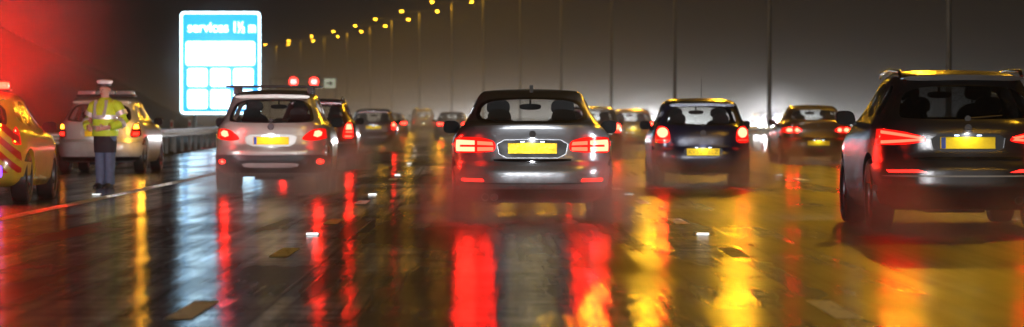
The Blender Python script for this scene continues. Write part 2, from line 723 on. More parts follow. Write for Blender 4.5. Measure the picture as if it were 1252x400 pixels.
def make_car(sp, name, loc, rz, label, cat='car', group='cars driving away in the spray', detail=2):
    root = empty(name, loc, rz, label, cat, group)
    P = sp['paint']
    base = car_body(sp)
    L = sp['yf'][0][1] + .5
    rw = chaikin(sym(sp['rear_win']), 2) if 'rear_win' in sp else None
    ws = chaikin(sym(sp['windscreen']), 2)
    c0, c1, cz0, cz1 = sp['cavity']
    ops = []
    if detail >= 1:
        cav = csg(inflate(base, -.055), ('INTERSECT', box(-1.2, 1.2, c0, c1, cz0, cz1)))
        ops.append(('DIFFERENCE', cav))
        if rw:
            ops.append(('DIFFERENCE', prism(rw, -.3, (c0 + c1) / 2)))
        ops.append(('DIFFERENCE', prism(ws, (c0 + c1) / 2, L + .3)))
        for q in sp['side_wins']:
            ops.append(('DIFFERENCE', prism(chaikin(q, 2), -1.3, 1.3, 'x')))
    r = sp['wheel_r']
    for y in sp['axles']:
        for s in (-1, 1):
            a, b = sorted((s * (sp['track'] - .22), s * 1.4))
            ops.append(('DIFFERENCE', cyl(r * 1.17, a, b, y, r, 'x', 40)))
    if 'recess' in sp:
        ops.append(('DIFFERENCE', prism(chaikin(sym(sp['recess']), 1), -.3, pchip(sp['yr'])(sp['plate'][0]) + sp.get('recess_d', .045))))
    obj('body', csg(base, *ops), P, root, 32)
    # glazing
    fi, fo = inflate(base, -.006), inflate(base, -.012)

    def pane(nm, cutter, mat):
        if detail >= 1:
            return obj(nm, csg(fi.copy(), ('INTERSECT', cutter), ('DIFFERENCE', fo.copy())), mat, root, 30)
        return obj(nm, csg(inflate(base, .004), ('INTERSECT', cutter), ('DIFFERENCE', fo.copy())), 'dark_glass', root, 30)
    mid = (c0 + c1) / 2
    if rw:
        pane('rear_window', prism(rw, -.3, mid), sp.get('rear_glass', 'glass'))
        if sp.get('window_surround'):
            big = chaikin(sym([(x * 1.05 + (.0 if x < .01 else .02), z + (.022 if i >= len(sp['rear_win']) / 2 else -.02)) for i, (x, z) in enumerate(sp['rear_win'])]), 2)
            obj('window_seal', csg(inflate(base, .002), ('INTERSECT', prism(big, -.3, mid)), ('DIFFERENCE', inflate(base, -.01)), ('DIFFERENCE', prism(rw, -.4, mid + .2))), 'trim', root, 30)
    pane('windscreen', prism(ws, mid, L + .3), 'glass')
    for q in sp['side_wins']:
        for s in (-1, 1):
            a, b = sorted((s * .2, s * 1.3))
            pane('side_window', prism(chaikin(q, 2), a, b, 'x'), sp.get('side_glass', 'glass'))
    # panels proud of the body: (name, outline half, y depth, offset, material)
    for nm, poly, dep, off, mat in sp.get('panels', []):
        cut = prism(chaikin(sym(poly), 1), -.3, dep)
        extra = [('DIFFERENCE', prism(chaikin(sym(sp['recess']), 1), -.4, dep + .3))] if 'recess' in sp and nm in ('boot_lid', 'bumper') else []
        extra += [('DIFFERENCE', prism(rw, -.4, dep + .3))] if rw and nm == 'boot_lid' else []
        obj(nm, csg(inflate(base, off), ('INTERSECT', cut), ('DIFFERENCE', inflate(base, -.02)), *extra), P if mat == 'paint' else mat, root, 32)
    # lamps
    for s in (-1, 1):
        for nm, housing, dep, mat, elements in sp.get('lamps', []):
            hp = housing if s > 0 else mirror_poly(housing)
            e = obj(nm, csg(inflate(base, .010), ('INTERSECT', prism(chaikin(hp, 2), -.3, dep)), ('DIFFERENCE', inflate(base, -.03))), mat, root, 32)
            for en, ep, emat in elements:
                q = ep if s > 0 else mirror_poly(ep)
                obj(en, csg(inflate(base, .016), ('INTERSECT', prism(q, -.3, dep * .8)), ('DIFFERENCE', inflate(base, .003))), emat, e, 32)
        if sp.get('lamps') and sp.get('glow', 1):
            pl = sp['lamps'][0][1]
            gx_ = sum(p[0] for p in pl) / len(pl) + .04
            gz_ = sum(p[1] for p in pl) / len(pl)
            ld = bpy.data.lights.new('tail_light', 'POINT')
            ld.energy = TAIL_W
            ld.color = (1, .015, .008)
            ld.shadow_soft_size = .12
            lo = bpy.data.objects.new('tail_light', ld)
            COL.objects.link(lo)
            lo.parent = root
            lo.location = (s * gx_, pchip(sp['yr'])(gz_) - .05, gz_)
        for nm, poly, dep, mat in sp.get('spots', []):
            q = poly if s > 0 else mirror_poly(poly)
            obj(nm, csg(inflate(base, .018), ('INTERSECT', prism(q, -.3, dep)), ('DIFFERENCE', inflate(base, -.005))), mat, root, 32)
        if 'head' in sp:
            q = sp['head'] if s > 0 else mirror_poly(sp['head'])
            e = obj('headlamp', csg(inflate(base, .008), ('INTERSECT', prism(chaikin(q, 2), L - 1.3, L + .5)), ('DIFFERENCE', inflate(base, -.03))), 'clear_lens', root, 32)
            if sp.get('lit'):
                hx, hz = sp['lit']
                obj('bulb', csg(inflate(base, .016), ('INTERSECT', cyl(.085, L - 1.0, L + .5, s * hx, hz, 'y', 14)), ('DIFFERENCE', inflate(base, .004))), 'head_lamp', e, 32)
    # wheels
    for y in sp['axles']:
        for s in (-1, 1):
            make_wheel(root, s * (sp['track'] - .02), y, r, sp.get('tyre_w', .215))
    if detail == 0:
        return root
    # number plate
    pz, px = sp['plate'][0], sp['plate'][1] if len(sp['plate']) > 1 else 0
    yr = pchip(sp['yr'])
    py = yr(pz) + (sp.get('recess_d', .045) - .012 if 'recess' in sp else -.012)
    e = obj('number_plate', box(px - .27, px + .27, py - .004, py + .006, pz - .059, pz + .059, .004, 1), 'plate_yellow', root)
    if 'recess' in sp and sp.get('surround', True):
        obj('plate_surround', prism(chaikin(sym([(x * .985, z + (.004 if i < 2 else -.004)) for i, (x, z) in enumerate(sp['recess'])]), 1), py + .004, py + .010), 'trim', root)  # dark sheet added so the lit plate recess stays dim
    if sp.get('plate_band'):
        obj('plate_band', box(px - .26, px - .215, py - .0075, py - .0045, pz - .054, pz + .054), 'plate_blue', e)
    if sp.get('plate_text'):
        for i, ch in enumerate(sp['plate_text']):
            if ch != ' ':
                obj('plate_character', move(text_mesh(ch, .098, .0015), px - .215 + .0615 * i, py - .0075, pz), 'plate_ink', e)
    for s in (-1, 1):
        obj('plate_lamp', box(px + s * .11 - .022, px + s * .11 + .022, py - .035, py - .01, pz + .068, pz + .078), 'plate_lamp', root)
    ld = bpy.data.lights.new('plate_light', 'SPOT')
    ld.spot_size = R(150)
    ld.spot_blend = .6
    ld.energy = sp.get('plate_w', 2.0)
    ld.color = (.95, .97, 1)
    ld.shadow_soft_size = .02
    lo = bpy.data.objects.new('plate_light', ld)
    COL.objects.link(lo)
    lo.parent = root
    lo.location = (px, py - .10, pz + .085)
    lo.rotation_euler = (R(48), 0, 0)
    # door mirrors
    mx, my, mz = sp['mirror']
    for s in (-1, 1):
        q = chaikin([(mx, mz - .05), (mx + .20, mz - .06), (mx + .215, mz + .06), (mx + .17, mz + .095), (mx + .03, mz + .085)], 2)
        q = q if s > 0 else mirror_poly(q)
        me = prism(q, my, my + .12)
        e = obj('door_mirror', me, sp.get('mirror_mat', 'mirror_dark'), root, 50)
        a, b = sorted((s * (mx - .12), s * (mx + .04)))
        obj('mirror_arm', box(a, b, my + .03, my + .08, mz - .06, mz - .015, .01), 'trim', e, 40)
        qi = chaikin([(mx + .03, mz - .035), (mx + .185, mz - .045), (mx + .195, mz + .05), (mx + .16, mz + .075), (mx + .045, mz + .068)], 2)
        obj('mirror_glass', prism(qi if s > 0 else mirror_poly(qi), my - .004, my + .002), 'mirror_dark', e)
    # cabin
    sz = sp.get('seat_z', .5)
    for x in (-.37, .37):
        make_seat(root, x, sp['front_seat'], sz, h=sp.get('seat_h', .60))
    if sp.get('rear_seat'):
        for x in (-.36, .36):
            make_seat(root, x, sp['rear_seat'], sz, wd=.6, h=sp.get('rear_h', .52))
    mt = sp['windscreen'][-1][1]
    rm = obj('rearview_mirror', prism(chaikin([(-.12, mt - .13), (.12, mt - .13), (.13, mt - .06), (-.13, mt - .06)], 2), c1 - .75, c1 - .72), 'interior', root)
    obj('mirror_stalk', box(-.012, .012, c1 - .72, c1 - .66, mt - .1, mt + .03), 'interior', rm)
    obj('steering_wheel', lathe([(-.014 + .014 * math.cos(a), .18 + .014 * math.sin(a)) for a in [k * math.pi / 3 for k in range(6)]], 'y', 28, (.37, c1 - .85, cz0 + .30)), 'interior', root, 60)
    # exhaust
    for x in sp.get('exhaust', []):
        ye = yr(.3)
        obj('exhaust_pipe', lathe([(ye - .03, .036), (ye - .03, .042), (ye + .35, .042), (ye + .35, .03)], 'y', 20, (x, 0, sp.get('exh_z', .235))), 'trim', root, 50)
    if 'undertray' in sp:
        z_, hw = sp['undertray']
        obj('silencer', move(box(-hw, hw, yr(.25) + .16, yr(.25) + .5, z_ - .05, z_ + .05, .03), 0, 0, 0), 'silver_plastic', root, 40)
    # underside axle beam
    obj('axle_beam', join(cyl(.045, -sp['track'] + .1, sp['track'] - .1, sp['axles'][0], r * .85, 'x', 12), box(-.3, .3, sp['axles'][0] + .2, sp['axles'][0] + 1.4, .16, .26, .02)), 'trim', root, 40)
    if sp.get('badge'):
        bz, br = sp['badge']
        yb = yr(bz)
        obj('badge', join(lathe([(yb - .02, br * .72), (yb - .028, br * .8), (yb - .028, br), (yb - .005, br)], 'y', 28, (0, 0, bz)), cyl(br * .75, yb - .018, yb + .01, 0, bz, 'y', 24)), 'badge_metal', root, 40)
    top = sp['yr'][-1][0] + sp.get('crown', .035)
    if sp.get('fin'):
        fy = sp['fin']
        q = [(fy, top - .03), (fy + .16, top - .03), (fy + .05, top + .045), (fy + .01, top + .05)]
        obj('antenna_fin', prism(q, -.02, .02, 'x'), 'trim', root)
    if sp.get('rod'):
        obj('antenna', tube([(0, sp['rod'], top - .03), (0, sp['rod'] - .12, top + .33)], [.006, .003], 8), 'trim', root)
    if sp.get('wiper'):
        wz, wl = sp['wiper']
        obj('rear_wiper', join(tube([(0, yr(wz) - .03, wz), (wl, yr(wz + .03) - .02, wz + .03)], [.012, .007], 8), cyl(.03, yr(wz) - .045, yr(wz) + .02, 0, wz, 'y', 14)), 'trim', root, 40)
    if sp.get('rails'):
        rx, y0, y1, rz_ = sp['rails']
        for s in (-1, 1):
            pts = [(s * rx, y0, rz_ - .05), (s * rx, y0 + .1, rz_), (s * (rx - .01), (y0 + y1) / 2, rz_ + .02), (s * rx, y1 - .1, rz_), (s * rx, y1, rz_ - .05)]
            obj('roof_rail', tube(pts, [.016, .02, .02, .02, .016], 10), sp.get('rail_mat', 'chrome'), root, 50)
    if sp.get('bars'):
        for by in sp['bars'][1]:
            e = obj('roof_bar', box(-sp['bars'][0], sp['bars'][0], by - .04, by + .04, sp['bars'][2], sp['bars'][2] + .03, .012), 'trim', root, 40)
            for s in (-1, 1):
                obj('bar_foot', box(s * .56 - .04, s * .56 + .04, by - .05, by + .05, sp['bars'][2] - .11, sp['bars'][2] + .004, .012), 'trim', e, 40)
    if sp.get('spoiler'):
        z_, hw, y_ = sp['spoiler']
        obj('roof_spoiler', prism(chaikin(sym([(0, z_ - .02), (hw * .9, z_ - .03), (hw, z_ - .005), (hw * .9, z_ + .018), (0, z_ + .034)]), 1), y_, y_ + .3), P, root, 40)
    return root


plain('dark_glass', (0.01, 0.011, 0.012), 0.08, coat=1.0)
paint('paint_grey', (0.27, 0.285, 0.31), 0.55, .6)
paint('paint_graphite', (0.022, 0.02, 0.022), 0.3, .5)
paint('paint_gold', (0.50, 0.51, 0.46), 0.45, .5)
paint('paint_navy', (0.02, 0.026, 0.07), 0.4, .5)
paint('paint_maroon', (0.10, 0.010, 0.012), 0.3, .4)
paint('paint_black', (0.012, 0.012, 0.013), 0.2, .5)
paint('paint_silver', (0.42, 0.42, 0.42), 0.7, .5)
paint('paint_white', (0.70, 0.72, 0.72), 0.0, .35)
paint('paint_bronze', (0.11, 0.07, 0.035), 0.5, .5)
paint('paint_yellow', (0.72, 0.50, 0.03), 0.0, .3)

SALOON = dict(
    paint='paint_grey', belt=1.0,
    yr=[(.17, .30), (.22, .12), (.30, .03), (.40, .0), (.50, -.005), (.58, .02), (.62, .055), (.78, .07), (.92, .055), (.985, .05), (1.02, .10), (1.045, .34), (1.06, .52), (1.12, .72), (1.21, .95), (1.28, 1.16), (1.34, 1.42), (1.38, 1.75), (1.39, 1.95)],
    yf=[(.17, 4.3), (.22, 4.5), (.35, 4.60), (.55, 4.62), (.68, 4.52), (.76, 4.25), (.88, 3.65), (.95, 3.2), (1.02, 2.98), (1.2, 2.62), (1.3, 2.38), (1.36, 2.18), (1.39, 2.0)],
    w=[(.17, .80), (.26, .86), (.42, .895), (.62, .905), (.78, .90), (.90, .87), (.97, .82), (1.02, .765), (1.08, .725), (1.2, .668), (1.3, .615), (1.36, .575), (1.39, .53)],
    rear_win=[(0, 1.075), (.60, 1.07), (.535, 1.30), (0, 1.322)], window_surround=True,
    windscreen=[(0, 1.05), (.66, 1.04), (.56, 1.30), (0, 1.33)],
    side_wins=[[(1.12, 1.07), (1.62, 1.05), (1.62, 1.33), (1.38, 1.30)], [(1.70, 1.05), (2.62, 1.02), (2.20, 1.31), (1.70, 1.335)]],
    cavity=(1.0, 3.0, .6, 1.36), wheel_r=.318, axles=(.78, 3.59), track=.80,
    recess=[(0, .665), (.36, .665), (.40, .865), (0, .875)], recess_d=.04, plate=(.772,),
    panels=[('boot_lid', [(0, .605), (.40, .605), (.47, .645), (.385, .73), (.395, .915), (.64, .955), (.66, 1.045), (0, 1.055)], .5, .005, 'paint'),
            ('boot_lip', [(0, .985), (.60, .975), (.66, 1.02), (0, 1.05)], .2, .016, 'paint'),
            ('trim_bar', [(0, .625), (.42, .632), (.43, .66), (0, .655)], .2, .018, 'chrome'),
            ('bumper', [(0, .33), (.93, .33), (.95, .58), (.50, .585), (0, .585)], .75, .012, 'paint'),
            ('bumper_step', [(0, .375), (.80, .385), (.82, .40), (0, .392)], .5, .02, 'trim'),
            ('diffuser', [(0, .20), (.86, .22), (.91, .325), (0, .325)], .6, .008, 'trim')],
    lamps=[('tail_lamp', [(.40, .74), (.62, .725), (.86, .715), (.90, .80), (.89, .875), (.80, .90), (.55, .895), (.405, .85)], .55, 'red_lens',
            [('light_bar', [(.43, .748), (.605, .743), (.605, .786), (.43, .786)], 'tail_bar'),
             ('light_bar', [(.43, .806), (.605, .812), (.605, .853), (.44, .842)], 'tail_bar'),
             ('light_bar', [(.635, .740), (.80, .740), (.80, .788), (.635, .788)], 'brake_hot'),
             ('light_bar', [(.635, .812), (.80, .812), (.80, .866), (.635, .858)], 'brake_hot'),
             ('light_bar', [(.80, .740), (.845, .740), (.845, .866), (.80, .866)], 'brake_hot')])],
    spots=[('bumper_reflector', [(.53, .408), (.775, .414), (.775, .446), (.55, .440)], .5, 'reflector_red')],
    mirror=(.80, 2.5, .985), mirror_mat='mirror_dark', front_seat=2.05, rear_seat=1.10, rear_h=.50, seat_h=.62,
    exhaust=[-.52, -.42], undertray=(.225, .40), badge=(.93, .038), fin=1.15,
    head=[(.45, .60), (.82, .62), (.86, .74), (.50, .74)], lit=(.62, .67))

SUV = dict(
    paint='paint_graphite', belt=1.08,
    yr=[(.20, .34), (.26, .14), (.34, .05), (.46, .0), (.58, .0), (.68, .03), (.76, .05), (.92, .055), (1.02, .075), (1.08, .11), (1.18, .20), (1.30, .33), (1.42, .46), (1.48, .53), (1.52, .85), (1.545, 1.5)],
    yf=[(.20, 4.15), (.28, 4.30), (.45, 4.38), (.66, 4.38), (.80, 4.28), (.92, 3.95), (1.02, 3.40), (1.10, 3.08), (1.3, 2.72), (1.42, 2.48), (1.5, 2.2), (1.545, 1.95)],
    w=[(.20, .82), (.30, .88), (.45, .91), (.68, .915), (.88, .905), (1.00, .88), (1.08, .84), (1.2, .785), (1.35, .715), (1.46, .655), (1.52, .60), (1.545, .55)],
    rear_win=[(0, 1.09), (.62, 1.10), (.66, 1.14), (.57, 1.40), (0, 1.43)], rear_glass='glass_tint', side_glass='glass_tint', window_surround=True,
    windscreen=[(0, 1.12), (.72, 1.10), (.60, 1.40), (0, 1.44)],
    side_wins=[[(.62, 1.14), (.95, 1.12), (.95, 1.44), (.80, 1.42)], [(1.03, 1.12), (1.70, 1.10), (1.70, 1.46), (1.03, 1.44)], [(1.78, 1.10), (2.72, 1.07), (2.30, 1.42), (1.78, 1.465)]],
    cavity=(.55, 3.1, .7, 1.5), wheel_r=.352, axles=(.85, 3.45), track=.80, tyre_w=.24,
    recess=[(0, .775), (.34, .775), (.37, .945), (0, .955)], plate=(.862,), plate_band=True,
    panels=[('boot_lid', [(0, .70), (.50, .70), (.56, .74), (.70, .80), (.80, .98), (.82, 1.06), (.76, 1.10), (0, 1.07)], .4, .006, 'paint'),
            ('boot_lip', [(0, .70), (.52, .70), (.54, .725), (0, .73)], .3, .022, 'chrome'),
            ('bumper', [(0, .42), (.95, .42), (.96, .66), (.55, .69), (0, .69)], .85, .014, 'paint'),
            ('bumper_step', [(0, .53), (.80, .535), (.82, .55), (0, .545)], .5, .024, 'silver_plastic'),
            ('diffuser', [(0, .22), (.88, .24), (.93, .415), (0, .415)], .7, .010, 'trim')],
    lamps=[('tail_lamp', [(.40, .875), (.60, .845), (.82, .84), (.90, .86), (.90, .985), (.82, 1.005), (.60, .97), (.42, .92)], .5, 'red_lens',
            [('light_bar', [(.43, .885), (.82, .855), (.82, .885), (.46, .905)], 'tail_bar'),
             ('light_bar', [(.46, .900), (.82, .955), (.82, .985), (.43, .918)], 'tail_bar')])],
    spots=[('bumper_reflector', [(.40, .575), (.76, .575), (.78, .60), (.50, .605)], .5, 'reflector_red')],
    mirror=(.84, 2.55, 1.09), mirror_mat='mirror_dark', front_seat=2.1, rear_seat=1.25, seat_z=.6, seat_h=.66, rear_h=.52,
    exhaust=[-.50, .50], exh_z=.30, undertray=(.31, .30), badge=(1.01, .035), wiper=(1.10, .34), rails=(.60, .62, 2.5, 1.565), spoiler=(1.50, .60, .40),
    head=[(.45, .72), (.84, .74), (.86, .86), (.50, .85)], lit=(.64, .80))

CROSS = dict(
    paint='paint_gold', belt=1.0,
    yr=[(.22, .32), (.28, .12), (.36, .03), (.48, .0), (.60, .005), (.68, .05), (.80, .07), (.94, .085), (1.02, .11), (1.10, .19), (1.22, .33), (1.34, .46), (1.42, .56), (1.47, .9), (1.495, 1.5)],
    yf=[(.22, 4.10), (.30, 4.25), (.48, 4.31), (.66, 4.30), (.80, 4.2), (.92, 3.85), (1.0, 3.35), (1.08, 3.02), (1.25, 2.7), (1.38, 2.42), (1.45, 2.2), (1.495, 1.95)],
    w=[(.22, .80), (.32, .86), (.48, .885), (.70, .892), (.86, .875), (.97, .84), (1.06, .785), (1.18, .735), (1.32, .685), (1.42, .635), (1.47, .59), (1.495, .54)],
    rear_win=[(0, 1.05), (.56, 1.06), (.60, 1.12), (.50, 1.36), (0, 1.375)], window_surround=True,
    windscreen=[(0, 1.06), (.68, 1.05), (.56, 1.35), (0, 1.38)],
    side_wins=[[(.68, 1.12), (1.0, 1.08), (1.0, 1.40), (.86, 1.38)], [(1.08, 1.06), (1.68, 1.04), (1.68, 1.41), (1.08, 1.395)], [(1.76, 1.04), (2.66, 1.01), (2.26, 1.36), (1.76, 1.41)]],
    cavity=(.55, 3.05, .66, 1.45), wheel_r=.345, axles=(.82, 3.45), track=.775,
    recess=[(0, .68), (.35, .68), (.40, .86), (0, .87)], surround=False, plate=(.765,), plate_band=True, 
    panels=[('boot_lid', [(0, .575), (.56, .58), (.60, .66), (.64, .98), (.62, 1.04), (0, 1.03)], .4, .006, 'paint'),
            ('trim_bar', [(0, .865), (.38, .855), (.40, .89), (0, .905)], .4, .022, 'paint'),
            ('bumper', [(0, .28), (.95, .28), (.95, .56), (0, .56)], .8, .016, 'trim'),
            ('bumper_step', [(0, .545), (.86, .555), (.88, .575), (0, .57)], .6, .022, 'silver_plastic'),
            ('skid_plate', [(0, .36), (.40, .36), (.44, .43), (0, .43)], .5, .026, 'silver_plastic')],
    lamps=[('tail_lamp', [(.46, 0.780), (.62, 0.760), (.80, 0.785), (.90, 0.845), (.90, 0.930), (.76, 0.955), (.62, 0.935), (.50, 0.845)], .5, 'red_lens',
            [('light_disc', [(.64, 0.840), (.70, 0.820), (.755, 0.845), (.765, 0.895), (.72, 0.925), (.66, 0.910)], 'brake_hot')])],
    spots=[('fog_lamp', [(.68, 0.450), (.70, 0.420), (.74, 0.410), (.78, 0.420), (.80, 0.450), (.78, 0.480), (.74, 0.490), (.70, 0.480)], .5, 'tail_soft'),
           ('fog_lamp_core', [(.715, 0.450), (.74, 0.430), (.765, 0.450), (.74, 0.470)], .45, 'brake_hot')],
    mirror=(.79, 2.5, 1.02), mirror_mat='mirror_dark', front_seat=2.1, rear_seat=1.3, seat_z=.56, seat_h=.62, rear_h=.5,
    exhaust=[-.5], exh_z=.28, undertray=(.30, .3), badge=(.975, .05), wiper=(1.075, .3), bars=(.72, (.75, 1.6), 1.575), spoiler=(1.435, .58, .46),
    head=[(.45, .70), (.82, .72), (.84, .84), (.50, .83)], lit=(.63, .77))

HATCH = dict(
    paint='paint_navy', belt=.96,
    yr=[(.19, .30), (.25, .10), (.34, .02), (.46, .0), (.56, .015), (.62, .05), (.78, .06), (.90, .085), (.98, .14), (1.10, .26), (1.22, .38), (1.32, .48), (1.37, .85), (1.395, 1.4)],
    yf=[(.19, 3.7), (.26, 3.82), (.42, 3.90), (.60, 3.88), (.72, 3.78), (.84, 3.45), (.93, 2.98), (1.0, 2.75), (1.18, 2.4), (1.3, 2.15), (1.36, 1.95), (1.395, 1.75)],
    w=[(.19, .74), (.28, .79), (.44, .815), (.64, .825), (.80, .815), (.92, .78), (1.0, .735), (1.12, .69), (1.25, .645), (1.33, .605), (1.37, .56), (1.395, .51)],
    rear_win=[(0, 1.0), (.53, 1.01), (.58, 1.05), (.50, 1.285), (0, 1.295)], window_surround=True,
    windscreen=[(0, 1.0), (.63, .99), (.53, 1.27), (0, 1.30)],
    side_wins=[[(.55, 1.06), (.90, 1.02), (.90, 1.31), (.72, 1.29)], [(.98, 1.01), (1.45, .99), (1.45, 1.325), (.98, 1.315)], [(1.53, .99), (2.40, .96), (2.05, 1.25), (1.53, 1.325)]],
    cavity=(.50, 2.75, .6, 1.35), wheel_r=.30, axles=(.66, 3.12), track=.72, tyre_w=.185,
    recess=[(0, .475), (.30, .475), (.32, .625), (0, .635)], recess_d=.03, plate=(.55,), plate_text='KV53 BLZ',
    panels=[('boot_lid', [(0, .64), (.52, .645), (.54, .90), (.60, .98), (0, .985)], .4, .006, 'paint'),
            ('bumper', [(0, .32), (.92, .32), (.92, .60), (0, .60)], .7, .016, 'paint'),
            ('diffuser', [(0, .21), (.86, .23), (.90, .315), (0, .315)], .6, .008, 'trim')],
    lamps=[('tail_lamp', [(.53, .70), (.76, .69), (.84, .78), (.82, .95), (.68, .99), (.56, .93)], .45, 'red_lens',
            [('light_disc', [(.66 + .085 * math.cos(k * math.pi / 6), .87 + .085 * math.sin(k * math.pi / 6)) for k in range(12)], 'brake_hot'),
             ('light_bar', [(.575, .735), (.75, .735), (.75, .757), (.575, .757)], 'tail_soft')])],
    mirror=(.73, 2.25, .97), front_seat=1.85, rear_seat=1.1, seat_z=.5, seat_h=.58, rear_h=.48,
    exhaust=[-.42], exh_z=.22, undertray=(.24, .25), badge=(.86, .05), wiper=(.985, -.3), rod=.62, spoiler=(1.325, .55, .40),
    head=[(.42, .62), (.74, .63), (.77, .76), (.46, .75)], lit=(.58, .69))


def variant(base, **kw):
    d = dict(base)
    d.update(kw)
    return d


TALL_LAMPS = [('tail_lamp', [(.58, .66), (.82, .66), (.87, .80), (.82, 1.02), (.70, 1.04), (.62, .90)], .45, 'red_lens',
               [('light_disc', [(.66, .86), (.80, .86), (.80, .97), (.68, .98)], 'brake_hot'),
                ('light_bar', [(.66, .79), (.80, .79), (.80, .82), (.66, .82)], 'tail_bar'),
                ('light_bar', [(.64, .69), (.79, .69), (.79, .73), (.64, .73)], 'tail_bar')])]
WIDE_LAMPS = [('tail_lamp', [(.38, .77), (.62, .74), (.86, .75), (.90, .84), (.84, .89), (.55, .90), (.40, .86)], .55, 'red_lens',
               [('light_disc', [(.52 + .055 * math.cos(k * math.pi / 5), .82 + .05 * math.sin(k * math.pi / 5)) for k in range(10)], 'brake_hot'),
                ('light_disc', [(.70 + .075 * math.cos(k * math.pi / 5), .82 + .05 * math.sin(k * math.pi / 5)) for k in range(10)], 'brake_hot')])]

if True:
    T = lambda y, x: (x, y, 0.0)
    cars = []

    def put(sp, name, x, y, label, detail=2, cat='car'):
        c = make_car(sp, name, (x, y, 0), heading(y), label, cat, detail=detail)
        cars.append((c, x, y))
        return c

    put(SALOON, 'saloon_car', .35, 40.0, 'grey metallic saloon braking in the centre lane, yellow plate between wide red lamps')
    put(SUV, 'suv_car', 4.55, 35.5, 'black SUV cropped by the picture edge, arrow-shaped red tail lamps and roof rails')
    put(CROSS, 'crossover_car', -3.46, 55.0, 'pale gold crossover carrying roof bars in front of the blue services sign')
    put(HATCH, 'hatchback_car', 3.33, 60.0, 'dark navy small hatchback with round red tail lamps and low plate')
    put(variant(SALOON, paint='paint_bronze', lamps=WIDE_LAMPS, plate=(.50,), spots=[], fin=None, exhaust=[-.5, .5],
                recess=[(0, .43), (.30, .43), (.31, .57), (0, .575)],
                panels=[p for p in SALOON['panels'] if p[0] not in ('trim_bar', 'bumper_step')]),
        'saloon_car', 7.75, 89.0, 'dim bronze saloon in the mist left of the black SUV, low plate')
    put(variant(CROSS, paint='paint_maroon', lamps=TALL_LAMPS, spots=[], bars=None, rails=(.56, .6, 2.4, 1.55), rail_mat='chrome', plate_band=False),
        'estate_car', -4.05, 80.0, 'dark estate with stacked red tail lamps half hidden behind the gold crossover')
    put(variant(HATCH, paint='paint_maroon', plate_text=None, plate=(.80,), recess=[(0, .72), (.30, .72), (.32, .87), (0, .875)], rod=None,
                lamps=[('tail_lamp', [(.60, .70), (.80, .70), (.82, .95), (.66, .97)], .45, 'red_lens',
                        [('light_disc', [(.64, .84), (.77, .84), (.77, .94), (.66, .94)], 'brake_hot'), ('light_bar', [(.64, .74), (.77, .74), (.77, .78), (.64, .78)], 'tail_soft')])]),
        'hatchback_car', -4.35, 125.0, 'maroon hatchback with bright yellow plate between left-lane cars')
    put(variant(HATCH, paint='paint_bronze', plate_text=None, rod=None), 'hatchback_car', 2.55, 100.0, 'olive bronze hatchback just past the right mirror of the grey saloon')
    put(variant(HATCH, paint='paint_yellow', plate_text=None, rod=None, plate=(.70,), recess=[(0, .62), (.30, .62), (.32, .77), (0, .775)]),
        'hatchback_car', 4.65, 128.0, 'yellow-roofed car with amber glints beside the navy hatchback')
    put(variant(SALOON, paint='paint_maroon', spots=[], lamps=WIDE_LAMPS), 'saloon_car', -2.4, 185.0, 'dark red car far ahead beside the left mirror of the grey saloon', detail=1)
    put(variant(SALOON, paint='paint_silver', spots=[], lamps=WIDE_LAMPS), 'saloon_car', -6.45, 220.0, 'silver car far ahead in the left lane beyond the maroon hatchback', detail=1)

VAN = dict(
    paint='paint_white', belt=1.2,
    yr=[(.22, .25), (.3, .06), (.5, .0), (.9, .03), (1.2, .06), (1.6, .12), (1.78, .2), (1.83, .6), (1.85, 1.2)],
    yf=[(.22, 4.2), (.35, 4.38), (.6, 4.4), (.85, 4.2), (1.0, 3.7), (1.15, 3.3), (1.5, 2.85), (1.75, 2.5), (1.82, 2.2), (1.85, 1.9)],
    w=[(.22, .82), (.4, .88), (.9, .90), (1.2, .88), (1.6, .83), (1.78, .76), (1.85, .66)],
    rear_win=[(0, 1.2), (.58, 1.2), (.56, 1.6), (0, 1.6)], windscreen=[(0, 1.2), (.74, 1.2), (.66, 1.66), (0, 1.7)],
    side_wins=[[(2.1, 1.2), (3.0, 1.18), (2.7, 1.6), (2.1, 1.62)]], cavity=(.4, 3.2, .7, 1.75), wheel_r=.33, axles=(.8, 3.4), track=.78,
    plate=(.62,), panels=[('bumper', [(0, .32), (.95, .32), (.95, .55), (0, .55)], .8, .016, 'trim')],
    lamps=[('tail_lamp', [(.76, .62), (.89, .62), (.89, 1.1), (.78, 1.1)], .3, 'red_lens', [('light_disc', [(.78, .66), (.88, .66), (.88, .80), (.78, .80)], 'brake_hot')])],
    mirror=(.86, 2.9, 1.25), front_seat=2.4, seat_z=.7, exhaust=[])
put(VAN, 'white_van', -6.1, 290.0, 'small pale van far down the road between tail lights', detail=1, cat='van')

# ------------------------------------------------------------------ ground and road
YS = [-120, -60, -20] + list(range(0, 300, 10)) + list(range(300, 900, 25)) + [950, 1100, 1300]


def strip(x0, x1, z, name, mat, kind='structure', ys=YS, zfun=None, nx=1):
    v, f = [], []
    xs = [x0 + (x1 - x0) * i / nx for i in range(nx + 1)]
    for y in ys:
        for x in xs:
            v.append((x + bend(y), y, z))
    m = nx + 1
    for j in range(len(ys) - 1):
        for i in range(nx):
            f.append((j * m + i, j * m + i + 1, (j + 1) * m + i + 1, (j + 1) * m + i))
    me = mesh(v, f, False)
    o = obj(name, me, mat)
    tag(o, kind=kind)
    return o


